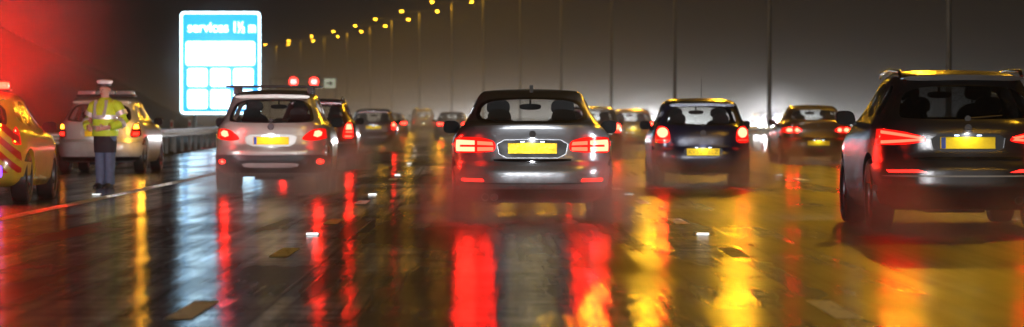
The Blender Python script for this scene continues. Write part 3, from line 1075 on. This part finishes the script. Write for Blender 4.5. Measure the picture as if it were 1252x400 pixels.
def ground_sheet():
    prof = [(-500, 9.0), (-80, 8.8), (-34, 8.4), (-29, 7.8), (-22, 4.6), (-16, 1.4), (-13.2, .25), (-12, .02), (-9.5, -.03), (0, -.03), (10, -.03), (29, -.03), (32, .1), (60, .2), (500, .3)]  # high left bank is added to block the glow beyond
    v, f = [], []
    ys = [-200] + YS + [1800]
    for y in ys:
        for x, z in prof:
            n = math.sin(y * .07 + x * .3) * .25 + math.sin(y * .023 - x * .11) * .35
            v.append((x + bend(min(y, 1300)), y, z + (n * min(1, abs(z) / 4))))
    m = len(prof)
    for j in range(len(ys) - 1):
        for i in range(m - 1):
            f.append((j * m + i, j * m + i + 1, (j + 1) * m + i + 1, (j + 1) * m + i))
    o = obj('ground', mesh(v, f, False), 'night_grass', smooth=60)
    tag(o, kind='structure')


ground_sheet()
strip(-9.1, 10.0, 0.0, 'road', 'wet_asphalt')
strip(10.0, 13.6, 0.004, 'central_reservation', 'concrete')
strip(13.6, 28.6, 0.0, 'opposite_road', 'wet_asphalt')
LINES = [-1.76, 1.92, 5.60]
MODULE = list(range(3, 320, 9))


def ribbon(x, y0, y1, w, z, n=1):
    v, f = [], []
    for i in range(n + 1):
        y = y0 + (y1 - y0) * i / n
        v += [(x - w / 2 + bend(y), y, z), (x + w / 2 + bend(y), y, z)]
    for i in range(n):
        f.append((2 * i, 2 * i + 1, 2 * i + 3, 2 * i + 2))
    return mesh(v, f, False)


marks = strip(-5.54, -5.34, .004, 'edge_line', 'white_paint')
strip(9.2, 9.4, .004, 'edge_line', 'white_paint')
for lx in LINES:
    for y in MODULE:
        o = obj('lane_dash', ribbon(lx, y - 1.0, y + 1.0, .15, .004), 'white_paint')
        tag(o, kind='structure')
stud_me = None
for lx in LINES + [-5.72]:
    for k in range(18):
        y = 16.5 + 18 * k
        e = empty('road_stud', (lx + bend(y), y, 0), heading(y), 'small bright reflecting road stud set in the %s' % {-1.76: 'lane line left of the grey saloon', 1.92: 'lane line right of the grey saloon', 5.60: 'lane line right of the navy hatchback', -5.72: 'edge line beside the hard shoulder'}[lx], 'road stud', 'reflecting road studs along the lane lines')
        if stud_me is None:
            stud_me = [box(-.065, .065, -.065, .065, 0, .024, .012), box(-.055, .055, -.070, -.060, .005, .022, 0)]
        for nm, me, mt in (('stud_casing', stud_me[0], 'silver_plastic'), ('stud_reflector', stud_me[1], 'stud_white')):
            o = bpy.data.objects.new(nm, me)
            COL.objects.link(o)
            if not me.materials:
                me.materials.append(MATS[mt])
            o.parent = e
# sealed seams in the surface
for x, w in ((-1.36, .014), (-1.24, .008), (5.35, .014), (-5.2, .014)):
    o = strip(x - w / 2, x + w / 2, .006, 'road_seam', 'seam_tar')
for y in (44, 57, 63, 71, 80, 95, 112):
    v = [(-5.3 + bend(y), y, .005), (1.8 + bend(y), y, .005), (1.8 + bend(y), y + .05, .005), (-5.3 + bend(y), y + .05, .005)]
    o = obj('road_seam', mesh(v, [(0, 1, 2, 3)], False), 'seam_tar')
    tag(o, kind='structure')


# ------------------------------------------------------------------ safety barriers
def barrier(name, x, y0, y1, side, label, bounds_post=4.0):
    e = empty(name, (x + bend(y0), y0, 0), 0, label, 'barrier')
    ox, oy = x + bend(y0), y0
    prof = [(.0, .50), (.06, .53), (.06, .58), (.005, .62), (.005, .66), (.06, .70), (.06, .75), (.0, .78)]
    v, f = [], []
    ys = [y0 + (y1 - y0) * i / 60 for i in range(61)]
    for y in ys:
        for a, z in prof:
            v.append((x + bend(y) + side * a - ox, y - oy, z))
        for a, z in reversed(prof):
            v.append((x + bend(y) + side * (a - .006) - ox, y - oy, z))
    m = 2 * len(prof)
    for j in range(60):
        for i in range(m):
            f.append((j * m + i, j * m + (i + 1) % m, (j + 1) * m + (i + 1) % m, (j + 1) * m + i))
    obj('rail_beam', mesh(v, f), 'galvanised', e, 30)
    n = int((y1 - y0) / bounds_post)
    pm = box(-.05, .05, -.03, .03, -.1, .76)
    pm.materials.append(MATS['galvanised'])
    for k in range(n):
        y = y0 + 1.5 + k * bounds_post
        o = bpy.data.objects.new('post', pm)
        COL.objects.link(o)
        o.location = (x + bend(y) - side * .052 - ox, y - oy, 0)
        o.parent = e
    return e


barrier('safety_barrier', -9.7, 60, 320, 1, 'galvanised crash barrier along the left verge glowing red behind the officer')
barrier('safety_barrier', 10.9, 40, 420, -1, 'near galvanised crash barrier of the central reservation')
barrier('safety_barrier', 12.9, 40, 420, 1, 'far galvanised crash barrier of the central reservation facing oncoming traffic')


# ------------------------------------------------------------------ lighting columns
def column_x(y):
    tab = pchip([(-60, 12.6), (64, 12.6), (100, 12.26), (136, 10.0), (172, 8.2), (208, 6.3), (244, 4.04), (280, 1.5), (316, -1.5), (352, -4.7), (388, -8.6), (424, -12.6), (460, -16.4), (496, -20.8), (532, -25.6), (568, -31), (604, -37)])
    return tab(y)


def column(y):
    H = 12.3 + max(0, y - 352) * .004
    root = empty('lighting_column', (column_x(y), y, 0), heading(y) * .7)
    p = [lathe([(0, .02), (0, .11), (1.2, .105), (1.25, .085), (H, .05), (H + .02, .01)], 'z', 16, closed=False)]
    obj('column_shaft', p[0], 'column_steel', root, 40)
    arm = tube([(-1.7, 0, H + .1), (-1.1, 0, H + .06), (0, 0, H), (1.1, 0, H + .06), (1.7, 0, H + .1)], .035, 8)
    obj('bracket_arm', arm, 'column_steel', root, 40)
    for s in (-1, 1):
        hd = lathe([(-.38, .03), (-.3, .10), (0, .15), (.3, .12), (.4, .03)], 'x', 16, closed=False)
        hd.transform(Matrix.Diagonal((1, .9, .6, 1)))
        move(hd, s * 1.9, 0, H + .1)
        e = obj('lantern', hd, 'silver_plastic', root, 40)
        ln = lathe([(-.26, .02), (-.2, .11), (0, .15), (.2, .13), (.28, .02)], 'x', 16, closed=False)
        ln.transform(Matrix.Diagonal((.55, .5, .5, 1)))
        move(ln, s * 1.9, 0, H + .045)
        obj('lamp_bowl', ln, 'sodium', e, 40)
    ld = bpy.data.lights.new('sodium_light', 'SPOT')
    ld.energy = P_SODIUM
    ld.color = SODIUM
    ld.spot_size = R(178)
    ld.spot_blend = .12
    ld.shadow_soft_size = .3
    lo = bpy.data.objects.new('sodium_light', ld)
    COL.objects.link(lo)
    lo.parent = root
    lo.location = (-1.2, 0, H - .15)
    return root


ORD = ['nearest the camera', 'second', 'third', 'fourth', 'fifth', 'sixth', 'seventh', 'eighth', 'ninth', 'tenth', 'eleventh', 'twelfth', 'thirteenth', 'fourteenth', 'fifteenth']
for k in range(-3, 15):
    y = 100 + 36 * k
    c = column(y)
    if k < 0:
        lb = 'tall twin-arm street lighting column beside the road outside the picture, %s' % ('close by', 'beside the camera', 'behind the camera')[-k - 1]
    elif k == 0:
        lb = 'thick blurred lighting column standing behind the black SUV roof'
    elif k == 1:
        lb = 'lighting column rising beside the bright headlight glare'
    else:
        lb = 'slim twin-arm sodium lighting column, %s from the right along the receding row' % ORD[k]
    tag(c, lb, 'lighting column', 'sodium lighting columns along the central reservation')

# ------------------------------------------------------------------ services sign
SY = 185.0
sg = empty('services_sign', (-14.17, SY, 0), .03, 'large glowing blue and white services sign on the left verge', 'sign')
sw, sz0, sz1 = 4.05, 1.32, 6.50


def rrect(x0, x1, z0, z1, r):
    p = []
    for cx, cz, a in ((x1 - r, z0 + r, -90), (x1 - r, z1 - r, 0), (x0 + r, z1 - r, 90), (x0 + r, z0 + r, 180)):
        for k in range(5):
            t = R(a + 22.5 * k)
            p.append((cx + r * math.cos(t), cz + r * math.sin(t)))
    return p


hw = sw / 2
obj('sign_backing', prism(rrect(-hw, hw, sz0, sz1, .2), .06, .12), 'sign_back', sg)
obj('sign_border', prism(rrect(-hw, hw, sz0, sz1, .2), .03, .058), 'sign_white', sg)
obj('sign_face', prism(rrect(-hw + .10, hw - .10, sz0 + .10, sz1 - .10, .13), .0, .028), 'sign_blue', sg)
u = 4.05 / 98.0
px = lambda x: (x - 269) * u
pz = lambda y: sz0 + (140 - y) * u * .998
obj('destination_panel', prism(rrect(px(227), px(311), pz(80), pz(51), .12), -.02, -.002), 'sign_white', sg)
for x0, x1 in ((229, 253), (257, 281), (285, 309)):
    for z0, z1 in ((106, 84), (133, 110)):
        obj('facility_panel', prism(rrect(px(x0), px(x1), pz(z0), pz(z1), .12), -.02, -.002), 'sign_white', sg)
t = text_mesh('services', .70, .012, .006)
wd = max(v.co.x for v in t.vertices) - min(v.co.x for v in t.vertices)
t.transform(Matrix.Diagonal((49 * u / wd, 1, 1, 1)))
obj('lettering', move(t, px(254), -.014, pz(34)), 'sign_white', sg)
t = text_mesh('1\u00bd m', .78, .012, .006)
wd = max(v.co.x for v in t.vertices) - min(v.co.x for v in t.vertices)
t.transform(Matrix.Diagonal((26 * u / wd, 1, 1, 1)))
obj('lettering', move(t, px(298), -.014, pz(34)), 'sign_white', sg)
for x in (-1.3, 1.3):
    obj('post', cyl(.09, -.3, sz1 - .3, x, .22, 'z', 16), 'galvanised', sg, 40)

# ------------------------------------------------------------------ signal gantry far ahead
GY = 445.0
gx = lambda xp: (xp - 612) * GY / F_PX
gz = lambda yp: CAM_H + (145 - yp) * GY / F_PX
g = empty('signal_gantry', (gx(380), GY, 0), 0, 'distant slim gantry carrying two red ringed speed signals over the road', 'gantry')
ox = gx(380)
obj('gantry_leg', cyl(.16, -.2, gz(96), gx(330) - ox, .3, 'z', 12), 'column_steel', g, 40)
obj('gantry_leg', cyl(.16, -.2, gz(96), gx(410) - ox, .3, 'z', 12), 'column_steel', g, 40)
obj('gantry_beam', box(gx(328) - ox, gx(412) - ox, .2, .45, gz(97.5), gz(95)), 'column_steel', g)
for xp in (359, 384):
    e = obj('speed_signal', box(gx(xp - 8) - ox, gx(xp + 8) - ox, 0, .18, gz(107), gz(92)), 'ink', g, label='black signal box with lit red ring')
    r_ = 5.2 * GY / F_PX
    rg = lathe([(-.06, r_ * .74), (-.06, r_), (-.01, r_), (-.01, r_ * .74)], 'y', 28, (gx(xp) - ox, 0, gz(100)))
    obj('red_ring', rg, 'signal_red', e, 40)
    for dx in (-1.5, 1.5):
        obj('digit_lamp', box(gx(xp + dx - 1) - ox, gx(xp + dx + 1) - ox, -.05, -.01, gz(102.2), gz(97.8)), 'signal_white', e)
e = obj('arrow_board', box(gx(396.5) - ox, gx(410) - ox, -.02, .1, gz(107.5), gz(96.5)), 'lit_board', g, label='small white board with black arrow')
arr = [(398.5, 101), (403, 101), (403, 98.5), (408, 102), (403, 105.5), (403, 103), (398.5, 103)]
obj('arrow', prism([(gx(x) - ox, gz(z)) for x, z in arr], -.06, -.03), 'ink', e)


# ------------------------------------------------------------------ vehicles on the hard shoulder
def light(name, kind, energy, color, loc, parent=None, size=.1, **kw):
    ld = bpy.data.lights.new(name, kind)
    ld.energy = energy
    ld.color = color
    ld.shadow_soft_size = size
    for k, v in kw.items():
        setattr(ld, k, v)
    o = bpy.data.objects.new(name, ld)
    COL.objects.link(o)
    o.location = loc
    if parent is not None:
        o.parent = parent
    return o


def light_bar(root, z, y, cols):
    e = obj('roof_light_bar', box(-.6, .6, y - .14, y + .14, z, z + .035, .012), 'trim', root, 40)
    n = len(cols)
    for i, c in enumerate(cols):
        a = -.58 + 1.16 * i / n
        obj('beacon', box(a + .01, a + 1.16 / n - .01, y - .13, y + .13, z + .036, z + .125, .025), c, e, 40)


RESPONSE = variant(CROSS, glow=0, paint='paint_yellow', spots=[], badge=None, bars=None, plate_band=False, exhaust=[], rear_glass='glass_tint',
                   lamps=[('tail_lamp', [(.70, .80), (.86, .80), (.90, .95), (.84, 1.12), (.74, 1.12)], .4, 'red_lens',
                           [('light_disc', [(.74, .98), (.84, .98), (.84, 1.08), (.75, 1.08)], 'brake_hot'), ('light_bar', [(.74, .84), (.85, .84), (.85, .90), (.74, .90)], 'amber')])],
                   panels=[('bumper', [(0, .34), (.95, .34), (.95, .60), (0, .60)], .8, .014, 'paint')])
rv = make_car(RESPONSE, 'response_vehicle', (-7.05, 47.0, 0), .0, 'emergency response vehicle at the picture edge, red beacons and orange chevrons', 'emergency vehicle', 'vehicles stopped on the hard shoulder')
rv.scale = (1.04, 1, .95)
light_bar(rv, 1.535, 1.0, ['red_flash', 'red_flash', 'red_flash', 'red_flash'])
rb = car_body(RESPONSE)
for k in range(-9, 10):                                # chevron stripes on the tailgate
    for s in (-1, 1):
        x0 = k * .2
        st = [(x0, .40), (x0 + .1, .40), (x0 + .1 - .72 * s, 1.12), (x0 - .72 * s, 1.12)]
        me = csg(inflate(rb, .017), ('INTERSECT', prism(st, -.3, .35)), ('INTERSECT', box(min(0, s * .98), max(0, s * .98), -.3, .6, .42, 1.08)),
                 ('DIFFERENCE', inflate(rb, .004)), ('DIFFERENCE', prism([(-.3, .78), (.3, .78), (.3, .95), (-.3, .95)], -.4, .7)))
        if len(me.polygons):
            obj('chevron', me, 'chevron_red' if k % 1 == 0 else 'chevron_yellow', rv, 30)
yy = pchip(CROSS['yr'])
for k in range(6):
    x = -.2 + k * .15
    obj('warning_lamp', box(x - .045, x + .045, yy(1.07) - .05, yy(1.07) - .02, 1.055, 1.085, .008), 'amber', rv)
    obj('warning_lamp', box(x - .045, x + .045, yy(1.02) - .05, yy(1.02) - .02, .995, 1.02, .008), 'amber', rv)
obj('work_lamp', box(.18, .52, -.03, .02, .76, .85, .02), 'white_flash', rv)
obj('blue_flasher', box(.46, .62, -.04, .02, .36, .52, .03), 'blue_flash', rv)
light('red_beacon_light', 'POINT', 620, (1, .012, .006), (.1, .70, 1.80), rv, .12)
light('red_beacon_light', 'POINT', 400, (1, .012, .006), (-.45, .70, 1.85), rv, .12)

PATROL = variant(CROSS, glow=0, paint='paint_white', spots=[], badge=None, bars=None, exhaust=[], plate=(.80,), plate_band=False,
                 recess=[(0, .73), (.32, .73), (.34, .87), (0, .88)],
                 panels=[('bumper', [(0, .34), (.95, .34), (.95, .60), (0, .60)], .8, .016, 'paint'),
                         ('diffuser', [(0, .24), (.86, .26), (.90, .335), (0, .335)], .6, .008, 'trim'),
                         ('reflective_band', [(0, .62), (.86, .63), (.86, .70), (0, .69)], .5, .018, 'hivis_band')],
                 lamps=[('tail_lamp', [(.62, .72), (.80, .72), (.88, .86), (.84, 1.02), (.70, 1.02)], .45, 'red_lens_off',
                         [('light_disc', [(.68, .76), (.78, .76), (.80, .83), (.69, .83)], 'tail_soft'), ('indicator', [(.70, .90), (.80, .90), (.81, .98), (.72, .98)], 'amber')])])
pv = make_car(PATROL, 'patrol_car', (-8.05, 73.0, 0), -.03, 'white patrol car parked behind the officer on the hard shoulder', 'car', 'vehicles stopped on the hard shoulder')
light_bar(pv, 1.545, 1.35, ['clear_lens', 'clear_lens', 'clear_lens'])
light('hazard_light', 'POINT', 14, (1, .45, .03), (.9, -.15, .95), pv, .05)


# ------------------------------------------------------------------ police officer
def ring_loft(rings, seg=20):
    """rings: (cx, cy, z, rx, ry)"""
    v, f = [], []
    for cx, cy_, z, rx, ry in rings:
        for k in range(seg):
            t = 2 * math.pi * k / seg
            v.append((cx + rx * math.cos(t), cy_ + ry * math.sin(t), z))
    for i in range(len(rings) - 1):
        for k in range(seg):
            f.append((i * seg + k, i * seg + (k + 1) % seg, (i + 1) * seg + (k + 1) % seg, (i + 1) * seg + k))
    f += [tuple(range(seg)), tuple(range((len(rings) - 1) * seg, len(rings) * seg))]
    return mesh(v, f)


def skin_body(joints, edges, sub=2):
    me = bpy.data.meshes.new('b')
    me.from_pydata([j[0] for j in joints], edges, [])
    o = bpy.data.objects.new('tmp', me)
    SCOL.objects.link(o)
    o.modifiers.new('s', 'SKIN')
    md = o.modifiers.new('d', 'SUBSURF')
    md.levels = sub
    md.render_levels = sub
    for i, (p, r_) in enumerate(joints):
        rr = r_ if isinstance(r_, tuple) else (r_, r_)
        me.skin_vertices[0].data[i].radius = rr
    me.skin_vertices[0].data[0].use_root = True
    out = scratch_eval(o)
    bpy.data.objects.remove(o)
    return out


def officer():
    root = empty('person', (-6.27, 58.0, 0), R(-28), 'officer in yellow high-visibility jacket and white cap standing on the hard shoulder', 'person')
    J = [((0, 0, .93), (.15, .11)), ((0, 0, 1.15), (.145, .10)), ((0, .01, 1.38), (.15, .10)), ((0, .01, 1.50), .065), ((0, -.01, 1.57), .06), ((0, -.02, 1.66), (.085, .10)), ((0, -.015, 1.73), (.08, .095))]
    E = [(0, 1), (1, 2), (2, 3), (3, 4), (4, 5), (5, 6)]
    hands = []
    for s in (-1, 1):
        i = len(J)
        J += [((s * .19, .01, 1.42), .062), ((s * .30, .03, 1.18), .05), ((s * .19, -.20, 1.02), .038), ((s * .13, -.27, 1.0), (.03, .04))]
        E += [(2, i), (i, i + 1), (i + 1, i + 2), (i + 2, i + 3)]
        hands.append((s, i + 3))
        for q in range(4):                            # fingers, closing in front of the body
            a = len(J)
            zq = 1.035 - q * .022
            J += [((s * .09, -.31, zq), .010), ((s * .05, -.325, zq - .004), .009), ((s * .03, -.31, zq - .01), .008)]
            E += [(i + 3, a), (a, a + 1), (a + 1, a + 2)]
        a = len(J)
        J += [((s * .12, -.27, 1.06), .012), ((s * .09, -.29, 1.085), .010)]
        E += [(i + 3, a), (a, a + 1)]
    for s in (-1, 1):
        i = len(J)
        J += [((s * .085, 0, .86), .085), ((s * .085, -.01, .50), .058), ((s * .08, .02, .10), .042), ((s * .085, -.02, .045), (.045, .035)), ((s * .095, -.15, .035), (.04, .025))]
        E += [(0, i), (i, i + 1), (i + 1, i + 2), (i + 2, i + 3), (i + 3, i + 4)]
    b = obj('body', skin_body(J, E), 'skin', root, 60)
    # face
    for s in (-1, 1):
        obj('ear', move(ring_loft([(0, 0, -.03, .008, .015), (0, 0, 0, .014, .022), (0, 0, .03, .008, .014)], 10), s * .088, 0, 1.66), 'skin', b, 60)
        obj('eye', move(ring_loft([(0, 0, -.008, .006, .004), (0, 0, 0, .013, .007), (0, 0, .008, .006, .004)], 10), s * .032, -.112, 1.665), 'ink', b, 60)
    obj('nose', mesh([(-.016, -.108, 1.615), (.016, -.108, 1.615), (0, -.138, 1.622), (0, -.112, 1.67)], [(0, 1, 2), (0, 2, 3), (1, 3, 2), (0, 3, 1)]), 'skin', b)
    obj('mouth', box(-.026, .026, -.116, -.10, 1.588, 1.597), 'chevron_red', b)
    # trousers and shoes
    tr = [ring_loft([(s * .088, 0, .06, .075, .085), (s * .09, 0, .30, .078, .085), (s * .09, 0, .52, .085, .09), (s * .09, 0, .80, .105, .115), (s * .085, 0, .93, .11, .125)]) for s in (-1, 1)]
    obj('trousers', join(*tr), 'trousers', root, 60)
    for s in (-1, 1):
        obj('shoe', ring_loft([(s * .09, -.05, .0, .055, .145), (s * .09, -.05, .04, .056, .145), (s * .09, -.03, .075, .05, .10), (s * .09, .02, .10, .045, .06)]), 'shoe', root, 60)
    # dark tunic hem under the jacket
    obj('tunic', ring_loft([(0, 0, .60, .185, .15), (0, 0, .78, .195, .16), (0, 0, .98, .19, .155), (0, 0, 1.1, .18, .14)], 28), 'tunic', root, 60)
    # jacket
    jk = [ring_loft([(0, .0, .88, .225, .17), (0, .0, .95, .225, .172), (0, 0, 1.12, .21, .165), (0, 0, 1.30, .225, .165), (0, .01, 1.42, .215, .15), (0, .015, 1.485, .13, .11), (0, .01, 1.53, .078, .08)], 32)]
    for s in (-1, 1):
        jk.append(tube([(s * .15, .01, 1.43), (s * .215, .015, 1.40), (s * .29, .03, 1.26), (s * .335, .035, 1.15), (s * .30, -.06, 1.08), (s * .215, -.18, 1.035)], [.075, .092, .085, .082, .075, .066], 16))
    obj('jacket', join(*jk), 'hivis', root, 60)
    for z in (1.02, 1.20):
        obj('reflective_band', ring_loft([(0, 0, z - .035, .224 if z < 1.1 else .221, .174), (0, 0, z + .035, .222, .174)], 32), 'hivis_band', root, 60)
    for s in (-1, 1):
        a = prism([(s * .085 - .028, 1.20), (s * .085 + .028, 1.20), (s * .10 + .028, 1.49), (s * .10 - .028, 1.49)], -.178, -.165)
        for v in a.vertices:
            if v.co.z > 1.3:
                v.co.y += .065
        obj('reflective_brace', a, 'hivis_band', root)
        for p, q in (((s * .275, .027, 1.30), (s * .31, .032, 1.23)), ((s * .325, .0, 1.115), (s * .305, -.05, 1.085))):
            obj('sleeve_band', tube([p, q], .092, 16), 'hivis_band', root, 60)
    # cap
    obj('cap', ring_loft([(0, -.01, 1.735, .098, .112), (0, -.01, 1.765, .10, .114), (0, -.012, 1.80, .128, .14), (0, -.012, 1.825, .118, .128), (0, -.012, 1.84, .05, .06)], 28), 'cap_white', root, 50)
    obj('cap_band', ring_loft([(0, -.01, 1.73, .1, .114), (0, -.01, 1.765, .103, .117)], 28), 'cap_band', root, 50)
    obj('cap_peak', prism(chaikin([(-.09, -.09), (.09, -.09), (.07, -.185), (-.07, -.185)], 2), 1.728, 1.738, 'z'), 'cap_band', root)


officer()
[o for o in bpy.data.objects if o.name == 'person'][0].scale = (1.0, 1.0, .935)

# verge marker posts behind the barrier
for i, (xp, d) in enumerate(((187, 118.0), (210, 126.0), (232, 134.0))):
    x = (xp - 612) * d / F_PX
    e = empty('marker_post', (x, d, 0), 0, ['pale marker post on the verge closest to the officer', 'pale marker post in the middle of three on the verge', 'pale marker post on the verge nearest the crossover'][i], 'marker post', 'verge marker posts')
    obj('post', box(-.05, .05, -.05, .05, -.2, 1.05, .01), 'cap_white', e)
    obj('post_reflector', box(-.035, .035, -.056, -.051, .82, .98), 'chevron_red', e)

# ------------------------------------------------------------------ oncoming traffic
ONC = []
for i, (y, rel, sp, lb) in enumerate([
        (196, 17.7, HATCH, 'oncoming car whose dazzling white headlights flare beside the navy hatchback'),
        (240, 15.4, SALOON, 'oncoming car with white headlights glimpsed past the yellow-roofed car'),
        (318, 17.6, HATCH, 'oncoming car hidden in glare behind the grey saloon roof'),
        (395, 15.4, SALOON, 'far oncoming car with headlights glowing above the small van'),
        (470, 17.6, HATCH, 'farthest oncoming car glowing faintly over the left lanes')]):
    s_ = variant(sp, paint='paint_silver', spots=[], rod=None, lamps=[], panels=[], lit=sp['lit'])
    c = make_car(s_, 'oncoming_car', (bend(y) + rel, y, 0), heading(y) + math.pi, lb, 'car', 'oncoming cars beyond the central barrier', detail=1)
    L_ = 3.9 if sp is HATCH else 4.62
    lo = light('headlight_beam', 'SPOT', P_ONCOMING, (.93, .97, 1.0), (0, L_ + .1, .72), c, .25, spot_size=R(17), spot_blend=1.0)
    lo.rotation_euler = (R(86), 0, 0)
    lo.scale = (2.6, 1, 1)

# dipped headlamps of the car that carries the camera
for s in (-1, 1):
    lo = light('own_headlight', 'SPOT', P_OWN, (.95, .97, 1.0), (s * .62 + .05, 1.6, .68), None, .06, spot_size=R(36), spot_blend=1.0)
    lo.rotation_euler = (R(89.3), 0, 0)


# ------------------------------------------------------------------ spray and haze
def spray_material(name, density, color=(.93, .93, .93), aniso=.35):
    m = bpy.data.materials.new(name)
    m.use_nodes = True
    nt = m.node_tree
    nt.nodes.clear()
    out = N(nt, 'ShaderNodeOutputMaterial')
    pv_ = N(nt, 'ShaderNodeVolumePrincipled')
    pv_.inputs['Color'].default_value = (*color, 1)
    pv_.inputs['Anisotropy'].default_value = aniso
    tc = N(nt, 'ShaderNodeTexCoord')
    mp = N(nt, 'ShaderNodeMapping')
    mp.inputs['Location'].default_value = (-1, -1, -1)
    mp.inputs['Scale'].default_value = (2, 2, 2)
    nt.links.new(tc.outputs['Generated'], mp.inputs['Vector'])
    ln = N(nt, 'ShaderNodeVectorMath', operation='LENGTH')
    nt.links.new(mp.outputs[0], ln.inputs[0])
    mr = N(nt, 'ShaderNodeMapRange', interpolation_type='SMOOTHSTEP')
    mr.inputs['From Min'].default_value = 1.0
    mr.inputs['From Max'].default_value = .15
    mr.inputs['To Max'].default_value = density
    nt.links.new(ln.outputs['Value'], mr.inputs['Value'])
    nz = noise_node(nt, 1.7, 3)
    r2 = ramp(nt, nz.outputs['Fac'], [(.35, .08), (.68, 1.0)])
    mu = N(nt, 'ShaderNodeMath', operation='MULTIPLY')
    nt.links.new(mr.outputs[0], mu.inputs[0])
    nt.links.new(r2.outputs[0], mu.inputs[1])
    nt.links.new(mu.outputs[0], pv_.inputs['Density'])
    nt.links.new(pv_.outputs[0], out.inputs['Volume'])
    MATS[name] = m


spray_material('tyre_spray', .30)
spray_material('wheel_plume', .85)
spray_material('lane_spray', .024)
spray_material('roadside_mist', .10)
spray_material('sign_mist', .09)
spray_material('low_mist', .009, aniso=.7)
spray_material('glare_mist', .07, aniso=.75)


def ico(sub=2):
    bm = bmesh.new()
    bmesh.ops.create_icosphere(bm, subdivisions=sub, radius=1.0)
    me = bpy.data.meshes.new('m')
    bm.to_mesh(me)
    bm.free()
    return me


def spray(x, y, z, sx, sy, sz_, mat):
    me = ico()
    me.transform(Matrix.Diagonal((sx, sy, sz_, 1)))
    o = obj('spray', me, mat)
    o.location = (x, y, z)
    tag(o, 'pale mist of spray thrown up by the tyres', 'spray', None, 'stuff')
    return o


for c, x, y in cars[:9]:
    spray(x, y - 1.2, .05, 1.45, 3.6, .55, 'tyre_spray')
    for s in (-1, 1):
        spray(x + s * .80, y - .9, .05, .62, 3.0, .80, 'wheel_plume')
for lane in (-3.6, .1, 3.8, 7.4):
    for y in (95, 150, 215):
        spray(lane + bend(y), y, .4, 2.4, 30, 1.5, 'lane_spray')

for y, rel in ((190, 17.7), (234, 15.4), (388, 15.4)):
    spray(bend(y) + rel, y, .8, 3.5, 7, 2.6, 'glare_mist')  # added mist patches that give oncoming headlights a halo
spray(-14.2, 183.5, 3.6, 3.6, 3.0, 4.2, 'sign_mist')  # added mist that carries the blue halo of the sign
spray(-6.6, 46.5, 2.2, 2.4, 3.5, 2.6, 'roadside_mist')  # added mist that carries the smoky red beacon glow


def mist_layer():
    """shallow layer of wet mist hanging over the far road, thinning with height"""
    m = bpy.data.materials.new('mist_layer')
    m.use_nodes = True
    nt = m.node_tree
    nt.nodes.clear()
    out = N(nt, 'ShaderNodeOutputMaterial')
    pv_ = N(nt, 'ShaderNodeVolumePrincipled')
    pv_.inputs['Color'].default_value = (.94, .94, .94, 1)
    pv_.inputs['Anisotropy'].default_value = .6
    tc = N(nt, 'ShaderNodeTexCoord')
    sp = N(nt, 'ShaderNodeSeparateXYZ')
    nt.links.new(tc.outputs['Object'], sp.inputs[0])
    dv = N(nt, 'ShaderNodeMath', operation='MULTIPLY')
    dv.inputs[1].default_value = -1 / 2.2
    nt.links.new(sp.outputs['Z'], dv.inputs[0])
    ex = N(nt, 'ShaderNodeMath', operation='EXPONENT')
    nt.links.new(dv.outputs[0], ex.inputs[0])
    mr = N(nt, 'ShaderNodeMapRange', interpolation_type='SMOOTHSTEP')
    mr.inputs['From Min'].default_value = 100
    mr.inputs['From Max'].default_value = 280
    mr.inputs['To Max'].default_value = MIST_DENSITY
    nt.links.new(sp.outputs['Y'], mr.inputs['Value'])
    mu = N(nt, 'ShaderNodeMath', operation='MULTIPLY')
    nt.links.new(ex.outputs[0], mu.inputs[0])
    nt.links.new(mr.outputs[0], mu.inputs[1])
    nt.links.new(mu.outputs[0], pv_.inputs['Density'])
    nt.links.new(pv_.outputs[0], out.inputs['Volume'])
    MATS['mist_layer'] = m
    o = obj('mist', box(-140, 90, 100, 800, -.6, 14.0), 'mist_layer')
    tag(o, 'shallow wet mist hanging over the far road', 'mist', None, 'stuff')


mist_layer()

m = bpy.data.materials.new('haze_air')
m.use_nodes = True
nt = m.node_tree
nt.nodes.clear()
out = N(nt, 'ShaderNodeOutputMaterial')
hv = N(nt, 'ShaderNodeVolumePrincipled')
hv.inputs['Color'].default_value = (.95, .95, .95, 1)
hv.inputs['Density'].default_value = HAZE_DENSITY
hv.inputs['Anisotropy'].default_value = .55
nt.links.new(hv.outputs[0], out.inputs['Volume'])
MATS['haze_air'] = m
hz = obj('haze', box(-900, 700, -260, 2000, -1.3, 16.0), 'haze_air')
tag(hz, 'thin wet night haze over the road', 'haze', None, 'stuff')

bpy.data.scenes.remove(SCRATCH)
